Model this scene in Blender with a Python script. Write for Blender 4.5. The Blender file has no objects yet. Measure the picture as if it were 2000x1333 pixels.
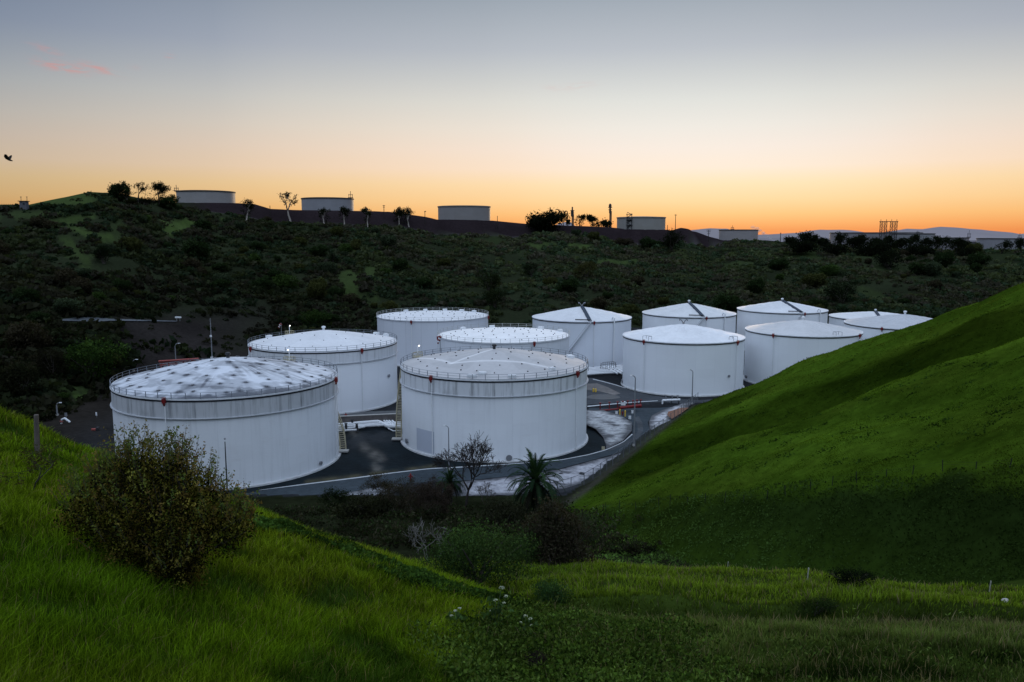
import bpy, math, random
import numpy as np
PI = math.pi
rng = np.random.default_rng(7)
random.seed(7)
S = bpy.context.scene
COL = S.collection
# ------------------------------------------------------------------ camera model
F, PITCH, H = 1550.0, math.radians(7.5), 42.0
CP, SP = math.cos(PITCH), math.sin(PITCH)
def proj(x, y, z):
    Z = z - H
    d = y*CP - Z*SP
    u = y*SP + Z*CP
    return 1000 + F*x/d, 666.5 - F*u/d
def ray(px, py):
    a = (px-1000)/F; b = (666.5-py)/F
    return np.array([a, CP + b*SP, -SP + b*CP])
def at_z(px, py, z=0.0):
    r = ray(px, py); t = (z-H)/r[2]
    return r*t + np.array([0, 0, H])
def at_y(px, py, y):
    r = ray(px, py); t = y/r[1]
    return r*t + np.array([0, 0, H])
def mpp(p):                     # metres per photo pixel at a point
    return (p[1]*CP - (p[2]-H)*SP)/F
# ------------------------------------------------------------------ noise
def _hash(ix, iy, seed):
    n = (ix.astype(np.int64)*374761393 + iy.astype(np.int64)*668265263 + seed*69069) & 0x7fffffff
    n = ((n ^ (n >> 13))*1274126177) & 0x7fffffff
    n = n ^ (n >> 16)
    return (n & 0xffff)/65535.0
def vnoise(x, y, seed=0):
    x = np.asarray(x, float); y = np.asarray(y, float)
    ix = np.floor(x); iy = np.floor(y); fx = x-ix; fy = y-iy
    fx = fx*fx*(3-2*fx); fy = fy*fy*(3-2*fy)
    a = _hash(ix, iy, seed); b = _hash(ix+1, iy, seed); c = _hash(ix, iy+1, seed); d = _hash(ix+1, iy+1, seed)
    return (a*(1-fx)+b*fx)*(1-fy) + (c*(1-fx)+d*fx)*fy
def fbm(x, y, oct=4, seed=0):
    s = 0; a = .5; t = 0
    for i in range(oct):
        s = s + a*vnoise(np.asarray(x)*2**i + 17*i, np.asarray(y)*2**i - 9*i, seed+i); t += a; a *= .5
    return s/t
def sp(v, w):                   # softplus
    return w*np.logaddexp(0, np.asarray(v)/w)
def sstep(a, b, v):
    t = np.clip((v-a)/(b-a), 0, 1); return t*t*(3-2*t)
def smax(a, b, k):
    h = np.maximum(k-np.abs(a-b), 0)/k
    return np.maximum(a, b) + h*h*k/4
# ------------------------------------------------------------------ terrain
SKX = [-500, 0, 60, 110, 180, 230, 300, 350, 460, 500, 530, 590, 760, 830, 855, 960, 1020, 1090, 1190, 1225, 1300, 1330, 1360, 1410, 1500, 1600, 1760, 1890, 2000, 2500]
SKY = [410, 402, 402, 392, 378, 380, 394, 398, 399, 401, 410, 412, 415, 425, 430, 432, 438, 441, 445, 449, 450, 446, 451, 470, 471, 479, 486, 490, 488, 480]
def far_params(px):
    yb = np.interp(px, [-400, 0, 70, 200, 300, 420, 520, 700, 1000, 1500, 2000, 2600], [172, 180, 184, 214, 244, 274, 308, 340, 360, 372, 385, 395])
    yt = np.interp(px, [-400, 0, 200, 400, 900, 1250, 1400, 2000], [420, 430, 470, 560, 620, 650, 690, 640])
    py = np.interp(px, SKX, SKY)
    zt = H + (463-py)/F*(yt+24)
    bm = np.interp(px, [330, 500, 1000, 1050, 1150, 1210, 1380, 1430], [.3, 1, 1, .6, .6, 1, .9, 0])*30/F*yt
    return yb, yt, zt, bm
GY = [-60, 0, 18, 30, 44, 50, 56, 75, 100, 116, 126, 140]
GZ = [44, 38.2, 31.8, 27.4, 22.6, 18.6, 14.0, 10.2, 4.6, 1.0, 0.0, 0.0]
TWY = [16, 20, 22.6, 24.4, 25.4, 27.4, 28.4, 31.0, 33.0, 34.0, 35.8, 37.0, 39, 41, 44, 46]
TWV = [0, .55, .35, -.35, -1.0, -.9, .55, .9, .5, -.85, -.75, .5, .8, .8, .65, 0]
def tw(x, y):
    yy = y + .9*(fbm(x*.13, y*.06, 3, 44)-.5)*2 + .05*np.clip(x-6, 0, 30)
    return np.interp(yy, TWY, TWV)*(.55+.9*fbm(x*.22+5, y*.1, 2, 45))
SWX = [0, 16.8, 25.8, 34, 41, 48, 54.6, 60, 66, 72, 85, 120]
SWY = [124, 126.2, 129.9, 128.9, 124, 121.4, 119, 113.5, 108, 104, 98, 90]
def swdark(x, y):  # mask for the hillside shade painted into the grass colour
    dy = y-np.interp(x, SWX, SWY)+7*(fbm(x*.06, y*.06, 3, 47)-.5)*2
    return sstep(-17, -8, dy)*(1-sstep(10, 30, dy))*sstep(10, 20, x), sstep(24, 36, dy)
def comps(x, y):
    yc = 26.5 - .28*(np.clip(x, -45, 6)+2.7)
    left = 37 - .344*x - .281*y - .55*sp(y-yc, 1.5)
    left = left + .9*(fbm(x*.12, y*.12, 3, 3)-.5)
    fl = np.interp(y, GY, GZ)
    fl = fl - .05*np.maximum(x-5, 0)*sstep(20, 40, y)*(1-sstep(48, 54, y))
    fl = fl + .85*tw(x, y)*(1-sstep(44, 47, y)) + sstep(12, 20, y)*(1-sstep(44, 47, y))*.5*(fbm(x*.2, y*.35, 3, 8)-.5)
    s = .899*(x-7) - .438*(y-118)
    q = .907*(x-25) + .42*(y-74)
    v = .59*(x-81) + .807*(y-175)
    rz = .5*s - .5*sp(-q, .8) - .8*sp(v, 4.0)
    wob = fbm(x*.045, y*.045, 3, 21)-.5
    dy = y-np.interp(x, SWX, SWY); swale = np.exp(-((dy+2)/10.0)**2)*sstep(14, 24, x)
    rz = rz + .9*(fbm(x*.16, y*.16, 3, 27)-.5)*sstep(4, 20, s) - 2.6*swale*sstep(4, 18, s)*sstep(-5, 15, q) + 3.4*wob*sstep(4, 30, s) + sstep(2, 12, s)*1.6*(fbm(x*.11+y*.05, y*.06-x*.02, 3, 23)-.5)
    return left, fl, rz, s, q, v
def terrain(x, y, detail=True):
    x = np.asarray(x, float); y = np.asarray(y, float)
    left, fl, rz, s, q, v = comps(x, y)
    near = smax(smax(left, fl, 1.5), rz, 1.5)
    near = np.where(near < .05, 0, near)*1.0
    px = 1000 + 1564*x/np.maximum(y, 1.0)
    px = np.where(y < 60, 1000, px)
    yb, yt, zt, bm = far_params(px)
    zr = zt-bm
    t = np.clip((y-yb)/(yt-yb), 0, 1)
    zf = zr*(.80*t + .2*t*t*(3-2*t))
    zf = zf + (zt-zr)*sstep(yt+8, yt+24, y) - 1.2*sstep(yt+28, yt+36, y)
    pe = np.interp(px, [1480, 1560], [420, 70])
    zf = zf + (-34-zf)*sstep(yt+pe, yt+pe+900, y)
    if detail:
        m = sstep(yb-5, yb+40, y)*(1-sstep(yt-30, yt, y))
        zf = zf + m*((fbm(x*.012, y*.012, 3, 31)-.5)*9 + (fbm(x*.05, y*.05, 3, 33)-.5)*4.5)
    z = np.where(y > 100, np.maximum(near, np.where(y > yb, zf, 0)), near)
    return z
def T1z(x, y): return float(terrain(np.array([x]), np.array([y]))[0])
def G(px, py, t0=6.0, t1=1200.0):       # where the view line through a pixel first meets the ground
    r = ray(px, py)
    ts = t0*np.exp(np.linspace(0, math.log(t1/t0), 4000))
    P = r[None, :]*ts[:, None]; z = terrain(P[:, 0], P[:, 1])
    k = np.nonzero(P[:, 2]+H < z)[0]
    k = k[0] if len(k) else len(ts)-1
    x, y = P[k, 0], P[k, 1]
    return np.array([x, y, float(z[k])])
# ------------------------------------------------------------------ materials
def newmat(name):
    m = bpy.data.materials.new(name); m.use_nodes = True
    nt = m.node_tree
    return m, nt, nt.nodes['Principled BSDF']
def nd(nt, typ, **kw):
    n = nt.nodes.new(typ)
    for k, v in kw.items():
        if k.startswith('i_'):
            key = k[2:]; key = int(key) if key.isdigit() else key
            n.inputs[key].default_value = v
        else: setattr(n, k, v)
    return n
def mixc(nt, fac, a, b, mode='MIX'):
    n = nt.nodes.new('ShaderNodeMix'); n.data_type = 'RGBA'; n.blend_type = mode
    for sock, val in ((n.inputs[0], fac), (n.inputs[6], a), (n.inputs[7], b)):
        if hasattr(val, 'is_output'): nt.links.new(val, sock)
        elif isinstance(val, (tuple, list)): sock.default_value = tuple(val[:3]) + (1,)
        else: sock.default_value = val
    return n.outputs[2]
def mth(nt, op, a, b=None, c=None):
    n = nt.nodes.new('ShaderNodeMath'); n.operation = op
    for i, val in enumerate((a, b, c)):
        if val is None: continue
        if hasattr(val, 'is_output'): nt.links.new(val, n.inputs[i])
        else: n.inputs[i].default_value = val
    return n.outputs[0]
def ramp(nt, fac, stops, interp='LINEAR'):
    n = nt.nodes.new('ShaderNodeValToRGB'); cr = n.color_ramp; cr.interpolation = interp
    while len(cr.elements) < len(stops): cr.elements.new(.5)
    for e, (p, c) in zip(cr.elements, stops):
        e.position = p; e.color = tuple(c[:3])+(1,) if not isinstance(c, float) else (c, c, c, 1)
    nt.links.new(fac, n.inputs[0])
    return n.outputs[0]
def simple(name, col, rough=.7, var=.25, scale=3.0, metal=0.0, spec=.3, bump=0.0):
    m, nt, b = newmat(name)
    tc = nd(nt, 'ShaderNodeTexCoord'); nz = nd(nt, 'ShaderNodeTexNoise', i_Scale=scale, i_Detail=4.0)
    nt.links.new(tc.outputs['Object'], nz.inputs['Vector'])
    c = mixc(nt, nz.outputs[0], tuple(max(v*(1-var), 0) for v in col), tuple(min(v*(1+var), 1) for v in col))
    nt.links.new(c, b.inputs['Base Color'])
    b.inputs['Roughness'].default_value = rough; b.inputs['Metallic'].default_value = metal
    b.inputs['Specular IOR Level'].default_value = spec
    if bump:
        bp = nd(nt, 'ShaderNodeBump', i_Strength=bump); nt.links.new(nz.outputs[0], bp.inputs['Height']); nt.links.new(bp.outputs[0], b.inputs['Normal'])
    return m
def leafmat(name, trans=.3, gain=1.0):
    """foliage: colour comes from the mesh attribute 'col' """
    m, nt, b = newmat(name)
    out = nt.nodes['Material Output']; nt.nodes.remove(b)
    at = nd(nt, 'ShaderNodeAttribute', attribute_name='col')
    d = nd(nt, 'ShaderNodeBsdfDiffuse'); t = nd(nt, 'ShaderNodeBsdfTranslucent'); mx = nd(nt, 'ShaderNodeMixShader', i_0=trans)
    nt.links.new(at.outputs['Color'], d.inputs[0])
    nt.links.new(mixc(nt, 1.0, at.outputs['Color'], (1.15*gain, 1.2*gain, .6*gain), 'MULTIPLY'), t.inputs[0])
    nt.links.new(d.outputs[0], mx.inputs[1]); nt.links.new(t.outputs[0], mx.inputs[2]); nt.links.new(mx.outputs[0], out.inputs[0])
    return m
M = {}
M['leaf'] = leafmat('leaf_foliage', .3)
M['blade'] = leafmat('grass_blades', .42)
M['bark'] = simple('bark', (.05, .042, .035), .9, .4, 4, bump=.3)
M['barkdark'] = simple('dark_bark', (.022, .018, .016), .95, .4, 6)
M['barkpale'] = simple('pale_bark', (.32, .28, .25), .85, .3, 3)
M['deadwood'] = simple('dead_wood', (.13, .122, .115), .9, .3, 6)
M['post'] = simple('weathered_wood', (.10, .085, .075), .95, .45, 9, bump=.5)
M['steel'] = simple('galvanised_steel', (.22, .23, .25), .5, .15, 5, .3)
M['rail'] = simple('railing_steel', (.16, .18, .21), .6, .25, 1.5)
M['railpale'] = simple('pale_railing', (.42, .43, .42), .6, .25, 1.5)
M['black'] = simple('black_seal', (.012, .014, .02), .6, .3, 2)
M['red'] = simple('red_paint', (.17, .012, .013), .5, .2, 3)
M['reddull'] = simple('dull_red_paint', (.30, .07, .06), .6, .3, 2)
M['yellow'] = simple('yellow_paint', (.62, .42, .06), .5, .2, 3)
M['paleyellow'] = simple('pale_yellow_paint', (.36, .325, .22), .55, .2, 3)
M['white'] = simple('white_paint', (.72, .74, .76), .5, .12, 2)
M['concrete'] = simple('concrete', (.38, .37, .35), .9, .25, 2)
M['darkmetal'] = simple('dark_metal', (.03, .032, .036), .55, .3, 4)
M['grime'] = simple('grimy_plate', (.17, .175, .19), .8, .4, 5)
M['blue'] = simple('blue_paint', (.05, .09, .2), .6, .2, 2)
M['fencesteel'] = simple('dull_galvanised', (.10, .105, .115), .8, .25, 5, 0, .1)
M['fencemetal'] = simple('dull_fence_metal', (.02, .02, .022), .95, .3, 4, 0, 0.0)
M['feather'] = simple('dark_feathers', (.012, .010, .009), .9, .3, 8)
m, nt, b = newmat('lamp_glow'); b.inputs['Emission Color'].default_value = (1, .95, .82, 1); b.inputs['Emission Strength'].default_value = 5.0; M['glow'] = m
m, nt, b = newmat('wire_mesh')
tc = nd(nt, 'ShaderNodeTexCoord'); nz = nd(nt, 'ShaderNodeTexNoise', i_Scale=1.5)
nt.links.new(tc.outputs['Object'], nz.inputs['Vector'])
nt.links.new(mth(nt, 'MULTIPLY_ADD', nz.outputs[0], .22, .04), b.inputs['Alpha']); b.inputs['Base Color'].default_value = (.28, .29, .31, 1); M['mesh'] = m
m, nt, b = newmat('steam')
tc = nd(nt, 'ShaderNodeTexCoord'); nz = nd(nt, 'ShaderNodeTexNoise', i_Scale=.12, i_Detail=4.0)
nt.links.new(tc.outputs['Object'], nz.inputs['Vector'])
lw = nd(nt, 'ShaderNodeLayerWeight', i_Blend=.4)
nt.links.new(mth(nt, 'MULTIPLY', mth(nt, 'SUBTRACT', 1.0, lw.outputs['Facing']), mth(nt, 'MULTIPLY', nz.outputs[0], .38)), b.inputs['Alpha']); b.inputs['Base Color'].default_value = (.8, .78, .76, 1); b.inputs['Roughness'].default_value = 1; M['steam'] = m

def shell_mat(name, R, h, dirt=.2, seams=.12, band0=None, base=(.74, .77, .80), streak_floor=.1, warm=0.0):
    m, nt, b = newmat(name)
    tc = nd(nt, 'ShaderNodeTexCoord'); sx = nd(nt, 'ShaderNodeSeparateXYZ'); nt.links.new(tc.outputs['Object'], sx.inputs[0])
    X, Y, Z = sx.outputs
    ang = mth(nt, 'MULTIPLY', mth(nt, 'ARCTAN2', Y, X), R)
    def cyl(ka, kz):
        c = nd(nt, 'ShaderNodeCombineXYZ')
        nt.links.new(mth(nt, 'MULTIPLY', ang, ka), c.inputs[0]); nt.links.new(mth(nt, 'MULTIPLY', Z, kz), c.inputs[1]); return c.outputs[0]
    n1 = nd(nt, 'ShaderNodeTexNoise', i_Scale=1.0, i_Detail=6.0, i_Roughness=.65); nt.links.new(cyl(.9, .06), n1.inputs['Vector'])
    n2 = nd(nt, 'ShaderNodeTexNoise', i_Scale=1.0, i_Detail=3.0); nt.links.new(cyl(.12, .12), n2.inputs['Vector'])
    n3 = nd(nt, 'ShaderNodeTexNoise', i_Scale=1.0, i_Detail=8.0, i_Roughness=.7); nt.links.new(cyl(.35, .9), n3.inputs['Vector'])
    streak = ramp(nt, n1.outputs[0], [(.50, 0.0), (.72, 1.0)])
    topw = ramp(nt, mth(nt, 'DIVIDE', Z, h), [(.0, streak_floor*1.2), (.06, streak_floor), (.55, streak_floor*.5), ((band0 or .8), streak_floor*1.5), ((band0 or .8)+.01, 1.0 if band0 else .3), (1.0, 1.0 if band0 else .5)])
    col = mixc(nt, n2.outputs[0], tuple(v*.93 for v in base), tuple(min(1, v*1.05) for v in base))
    col = mixc(nt, mth(nt, 'MULTIPLY', mth(nt, 'MULTIPLY', streak, topw), dirt), col, (.13, .14, .15))
    if warm: col = mixc(nt, mth(nt, 'MULTIPLY', ramp(nt, n3.outputs[0], [(.55, 0.0), (.8, 1.0)]), warm), col, (.42, .36, .30))
    # plate seams
    w = mth(nt, 'ABSOLUTE', mth(nt, 'SUBTRACT', mth(nt, 'FRACT', mth(nt, 'DIVIDE', ang, 5.3)), .5))
    vs = mth(nt, 'GREATER_THAN', w, .487)
    hz = mth(nt, 'GREATER_THAN', mth(nt, 'ABSOLUTE', mth(nt, 'SUBTRACT', mth(nt, 'FRACT', mth(nt, 'DIVIDE', Z, 2.44)), .5)), .488)
    col = mixc(nt, mth(nt, 'MULTIPLY', vs, seams), col, (.25, .27, .30))
    col = mixc(nt, mth(nt, 'MULTIPLY', hz, seams*.35), col, (.3, .32, .34))
    # plate to plate tone
    pf = nd(nt, 'ShaderNodeTexWhiteNoise', noise_dimensions='2D'); cc = nd(nt, 'ShaderNodeCombineXYZ')
    nt.links.new(mth(nt, 'FLOOR', mth(nt, 'ADD', mth(nt, 'DIVIDE', ang, 5.3), .0)), cc.inputs[0]); nt.links.new(mth(nt, 'FLOOR', mth(nt, 'DIVIDE', Z, 2.44)), cc.inputs[1])
    nt.links.new(cc.outputs[0], pf.inputs['Vector'])
    col = mixc(nt, mth(nt, 'MULTIPLY', pf.outputs[0], .07), col, (.45, .47, .5))
    nt.links.new(col, b.inputs['Base Color']); b.inputs['Roughness'].default_value = .55; b.inputs['Specular IOR Level'].default_value = .25
    bp = nd(nt, 'ShaderNodeBump', i_Strength=.12, i_Distance=.3); nt.links.new(n3.outputs[0], bp.inputs['Height']); nt.links.new(bp.outputs[0], b.inputs['Normal'])
    return m
def attr_mat(name, rough=.7, noise=.2, scale=.5, bump=.2, spec=.25):
    m, nt, b = newmat(name)
    at = nd(nt, 'ShaderNodeAttribute', attribute_name='col'); tc = nd(nt, 'ShaderNodeTexCoord')
    nz = nd(nt, 'ShaderNodeTexNoise', i_Scale=scale, i_Detail=8.0, i_Roughness=.65); nt.links.new(tc.outputs['Object'], nz.inputs['Vector'])
    f = ramp(nt, nz.outputs[0], [(.25, 1-noise), (.75, 1+noise)]) if noise < 1 else None
    g = mth(nt, 'MULTIPLY_ADD', nz.outputs[0], 2*noise*1.6, 1-noise*1.6)
    cb = nd(nt, 'ShaderNodeCombineXYZ')
    for i in range(3): nt.links.new(g, cb.inputs[i])
    nt.links.new(mixc(nt, 1.0, at.outputs['Color'], cb.outputs[0], 'MULTIPLY'), b.inputs['Base Color'])
    b.inputs['Roughness'].default_value = rough; b.inputs['Specular IOR Level'].default_value = spec
    if bump:
        bp = nd(nt, 'ShaderNodeBump', i_Strength=bump, i_Distance=.4); nt.links.new(nz.outputs[0], bp.inputs['Height']); nt.links.new(bp.outputs[0], b.inputs['Normal'])
    return m
M['roof'] = attr_mat('tank_roof_coating', .55, .10, 1.2, .12)
M['ground'] = attr_mat('ground_cover', 1.0, .45, .8, .5, 0.0)
M['pave'] = attr_mat('paving', .85, .30, .9, .25, .2)
M['gunite'] = attr_mat('sprayed_concrete', .95, .42, 1.6, .7, .05)
M['hill'] = attr_mat('hazy_hills', 1.0, .05, .004, 0, 0)  # distance haze is put into the base colour of the hills

# ------------------------------------------------------------------ mesh building
def np_mesh(name, V, faces_list, mat, parent=None, col=None, smooth=False):
    """faces_list: list of int arrays (n,k)"""
    me = bpy.data.meshes.new(name)
    V = np.asarray(V, np.float32); nv = len(V)
    fl = [np.asarray(f, np.int32) for f in faces_list if len(f)]
    me.vertices.add(nv); me.vertices.foreach_set('co', V.ravel())
    nl = sum(f.size for f in fl); nf = sum(len(f) for f in fl)
    me.loops.add(nl); me.polygons.add(nf)
    me.loops.foreach_set('vertex_index', np.concatenate([f.ravel() for f in fl]))
    st = []; o = 0
    for f in fl:
        st.append(o + np.arange(len(f))*f.shape[1]); o += f.size
    me.polygons.foreach_set('loop_start', np.concatenate(st).astype(np.int32))
    if smooth: me.polygons.foreach_set('use_smooth', np.ones(nf, bool))
    if col is not None:
        a = me.attributes.new('col', 'FLOAT_COLOR', 'POINT')
        c = np.ones((nv, 4), np.float32); c[:, :3] = col
        a.data.foreach_set('color', c.ravel())
    me.update(calc_edges=True); me.validate()
    me.materials.append(mat)
    ob = bpy.data.objects.new(name, me); COL.objects.link(ob)
    if parent is not None: ob.parent = parent
    return ob
def tag(o, label=None, cat=None, group=None, kind=None):
    if label: o['label'] = label
    if cat: o['category'] = cat
    if group: o['group'] = group
    if kind: o['kind'] = kind
    return o
def thing(name, loc, label, cat, group=None, rz=0.0):
    o = bpy.data.objects.new(name, None); COL.objects.link(o); o.empty_display_size = .2
    o.location = tuple(float(v) for v in loc); o.rotation_euler = (0, 0, rz)
    return tag(o, label, cat, group)
def dup(root, loc, label, group=None, rz=0.0, sc=1.0):
    r = root.copy(); COL.objects.link(r); r.location = tuple(float(v) for v in loc); r.rotation_euler = (0, 0, rz)
    r.scale = (sc, sc, sc) if not isinstance(sc, tuple) else sc
    r['label'] = label
    if group: r['group'] = group
    for ch in list(root.children):
        c = ch.copy(); COL.objects.link(c); c.parent = r
        for g in list(ch.children):
            d = g.copy(); COL.objects.link(d); d.parent = c
    return r
class MB:
    def __init__(s): s.v = []; s.f = []
    def add(s, V, Fs):
        o = len(s.v); s.v += [tuple(map(float, p)) for p in V]; s.f += [tuple(i+o for i in f) for f in Fs]
    def box(s, c, d, rz=0.0, ry=0.0):
        x, y, z = (v/2 for v in d); V = []
        for sx, sy, sz in ((-1,-1,-1),(1,-1,-1),(1,1,-1),(-1,1,-1),(-1,-1,1),(1,-1,1),(1,1,1),(-1,1,1)):
            a, b_, c_ = sx*x, sy*y, sz*z
            a, c_ = a*math.cos(ry)+c_*math.sin(ry), -a*math.sin(ry)+c_*math.cos(ry)
            V.append((c[0]+a*math.cos(rz)-b_*math.sin(rz), c[1]+a*math.sin(rz)+b_*math.cos(rz), c[2]+c_))
        s.add(V, [(3,2,1,0),(4,5,6,7),(0,1,5,4),(1,2,6,5),(2,3,7,6),(3,0,4,7)])
    def tube(s, pts, rad, n=6, cap=True):
        pts = [np.array(p, float) for p in pts]; rad = rad if isinstance(rad, (list, tuple)) else [rad]*len(pts)
        V = []; up = np.array([0, 0, 1.0])
        for i, p in enumerate(pts):
            d = (pts[min(i+1, len(pts)-1)]-pts[max(i-1, 0)]); d = d/(np.linalg.norm(d)+1e-9)
            a = np.cross(d, up if abs(d[2]) < .95 else np.array([1.0, 0, 0])); a /= np.linalg.norm(a)+1e-9; b_ = np.cross(d, a)
            for k in range(n):
                t = 2*PI*k/n; V.append(p + rad[i]*(a*math.cos(t)+b_*math.sin(t)))
        Fs = [(i*n+k, i*n+(k+1) % n, (i+1)*n+(k+1) % n, (i+1)*n+k) for i in range(len(pts)-1) for k in range(n)]
        if cap: Fs += [tuple(range(n))[::-1], tuple((len(pts)-1)*n+k for k in range(n))]
        s.add(V, Fs)
    def lathe(s, prof, n=96, a0=0.0, a1=2*PI):
        full = abs(a1-a0-2*PI) < 1e-6; m_ = n if full else n+1; V = []
        for r, z in prof:
            for k in range(m_):
                t = a0+(a1-a0)*k/n; V.append((r*math.cos(t), r*math.sin(t), z))
        Fs = [(i*m_+k, i*m_+(k+1) % m_, (i+1)*m_+(k+1) % m_, (i+1)*m_+k) for i in range(len(prof)-1) for k in range(n)]
        s.add(V, Fs)
    def sphere(s, c, r, n=10, m_=6, sc=(1, 1, 1)):
        V = [(c[0], c[1], c[2]-r*sc[2])]
        for i in range(1, m_):
            ph = -PI/2+PI*i/m_
            for k in range(n):
                t = 2*PI*k/n; V.append((c[0]+r*sc[0]*math.cos(ph)*math.cos(t), c[1]+r*sc[1]*math.cos(ph)*math.sin(t), c[2]+r*sc[2]*math.sin(ph)))
        V.append((c[0], c[1], c[2]+r*sc[2])); L = len(V)-1
        Fs = [(0, 1+(k+1) % n, 1+k) for k in range(n)] + [(1+(i*n)+k, 1+i*n+(k+1) % n, 1+(i+1)*n+(k+1) % n, 1+(i+1)*n+k) for i in range(m_-2) for k in range(n)]
        Fs += [(L, 1+(m_-2)*n+k, 1+(m_-2)*n+(k+1) % n) for k in range(n)]
        s.add(V, Fs)
    def build(s, name, mat, parent=None, smooth=False, label=None):
        me = bpy.data.meshes.new(name); me.from_pydata(s.v, [], s.f); me.update()
        if smooth:
            me.polygons.foreach_set('use_smooth', np.ones(len(me.polygons), bool))
            me.set_sharp_from_angle(angle=math.radians(40))
        me.materials.append(mat); o = bpy.data.objects.new(name, me); COL.objects.link(o)
        if parent is not None: o.parent = parent
        if label: o['label'] = label
        return o
# leaf and blade clouds -------------------------------------------------
def leaves(P, size, col, up=.2, aspect=.5):
    """one small pointed leaf (quad) per point"""
    n = len(P); size = np.broadcast_to(size, n)
    d = rng.normal(size=(n, 3)); d[:, 2] += up; d /= np.linalg.norm(d, axis=1)[:, None]
    e = np.cross(d, rng.normal(size=(n, 3))); e /= np.linalg.norm(e, axis=1)[:, None]+1e-9
    a = d*size[:, None]*.5; b_ = e*size[:, None]*.5*aspect
    V = np.stack([P-a, P+b_, P+a, P-b_], 1).reshape(-1, 3)
    Fq = np.arange(4*n).reshape(n, 4)
    return V, Fq, np.repeat(col, 4, 0)
def cloud(blobs, nclump, per, cr, size, cols, shell=.55, flat=.7, dark=.55, aspect=.5):
    """leaf clumps through a crown made of ellipsoids (x,y,z,rx,ry,rz)"""
    blobs = np.array(blobs, float); w = (blobs[:, 3]*blobs[:, 4]*blobs[:, 5])**.7; w /= w.sum()
    bi = rng.choice(len(blobs), nclump, p=w)
    d = rng.normal(size=(nclump, 3)); d /= np.linalg.norm(d, axis=1)[:, None]
    r = shell + (1-shell)*rng.random(nclump)**.6
    C = blobs[bi, :3] + d*r[:, None]*blobs[bi, 3:6]
    cols = np.array(cols); cc = cols[rng.integers(0, len(cols), nclump)]*(.65+.7*rng.random(nclump))[:, None]
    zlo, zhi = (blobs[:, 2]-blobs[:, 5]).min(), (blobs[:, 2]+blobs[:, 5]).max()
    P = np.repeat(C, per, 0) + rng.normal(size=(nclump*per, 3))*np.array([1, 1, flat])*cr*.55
    k = dark + (1-dark)*np.clip((P[:, 2]-zlo)/(zhi-zlo), 0, 1)  # shade painted into the leaf colour: dark crown base, light top
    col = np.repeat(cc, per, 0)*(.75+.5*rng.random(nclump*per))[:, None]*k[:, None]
    return leaves(P, size*(.6+.8*rng.random(nclump*per)), col, .2, aspect)
def join(parts):
    V = []; Fq = []; C = []; o = 0
    for v, f, c in parts:
        V.append(v); Fq.append(f+o); C.append(c); o += len(v)
    return np.concatenate(V), np.concatenate(Fq), np.concatenate(C)
def blades(P, h, w, col, lean=.35, tipgain=1.3, bias=(0, 0)):
    n = len(P); h = np.broadcast_to(h, n); w = np.broadcast_to(w, n)
    a = rng.random(n)*2*PI; sd = np.stack([np.cos(a), np.sin(a), 0*a], 1)*(w*.5)[:, None]
    b_ = rng.random(n)*2*PI; ln = (np.stack([np.cos(b_), np.sin(b_)], 1)*(rng.random(n)*lean)[:, None] + np.array(bias))
    mid = P.copy(); mid[:, :2] += ln*(h*.45)[:, None]; mid[:, 2] += h*.55
    tip = P.copy(); tip[:, :2] += ln*(h*1.25)[:, None]; tip[:, 2] += h*(1-.3*np.linalg.norm(ln, axis=1))
    V = np.stack([P-sd, P+sd, mid+sd*.75, mid-sd*.75, tip], 1).reshape(-1, 3)
    i = np.arange(n)[:, None]*5
    q = i+np.array([[0, 1, 2, 3]]); t = i+np.array([[3, 2, 4]])
    c = np.stack([col*.38, col*.38, col*.95, col*.95, col*tipgain], 1).reshape(-1, 3)  # dark foot and bright tip: shade between blades put into their colour
    return V, q, t, c
def branch(p, d, L, r, lev, maxlev, segs, tips, spread=.6, droop=0.0, ratio=.72, kids=(2, 3), wig=.18, up=.12):
    p = np.array(p, float); d = np.array(d, float); n = 3
    pts = [p]; rs = [r]
    for i in range(n):
        d = d + np.array([random.gauss(0, wig), random.gauss(0, wig), random.gauss(0, wig)+up-droop]); d /= np.linalg.norm(d)
        p = p + d*L/n; pts.append(p); rs.append(r*(1-.35*(i+1)/n))
    segs.append((pts, rs, lev))
    if lev >= maxlev: tips.append((p, d)); return
    for k in range(random.randint(*kids)):
        ax = np.cross(d, np.array([random.gauss(0, 1), random.gauss(0, 1), random.gauss(0, 1)])); ax /= np.linalg.norm(ax)+1e-9
        an = random.uniform(.45, 1.1)*spread
        nd_ = d*math.cos(an)+ax*math.sin(an)
        branch(p, nd_, L*ratio*random.uniform(.8, 1.15), r*.62, lev+1, maxlev, segs, tips, spread, droop, ratio, kids, wig, up)
    if lev > 0 and random.random() < .5:
        q = pts[2]; ax = np.cross(d, np.array([random.gauss(0, 1), random.gauss(0, 1), random.gauss(0, 1)])); ax /= np.linalg.norm(ax)+1e-9
        branch(q, d*.6+ax*.8, L*ratio*.7, r*.45, lev+1, maxlev, segs, tips, spread, droop, ratio, kids, wig, up)
def segs_mesh(segs, lo, hi, n=5):
    mb = MB()
    for pts, rs, lev in segs:
        if lo <= lev <= hi: mb.tube(pts, list(rs), n if lev < 2 else 3, cap=False)
    return mb
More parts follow.
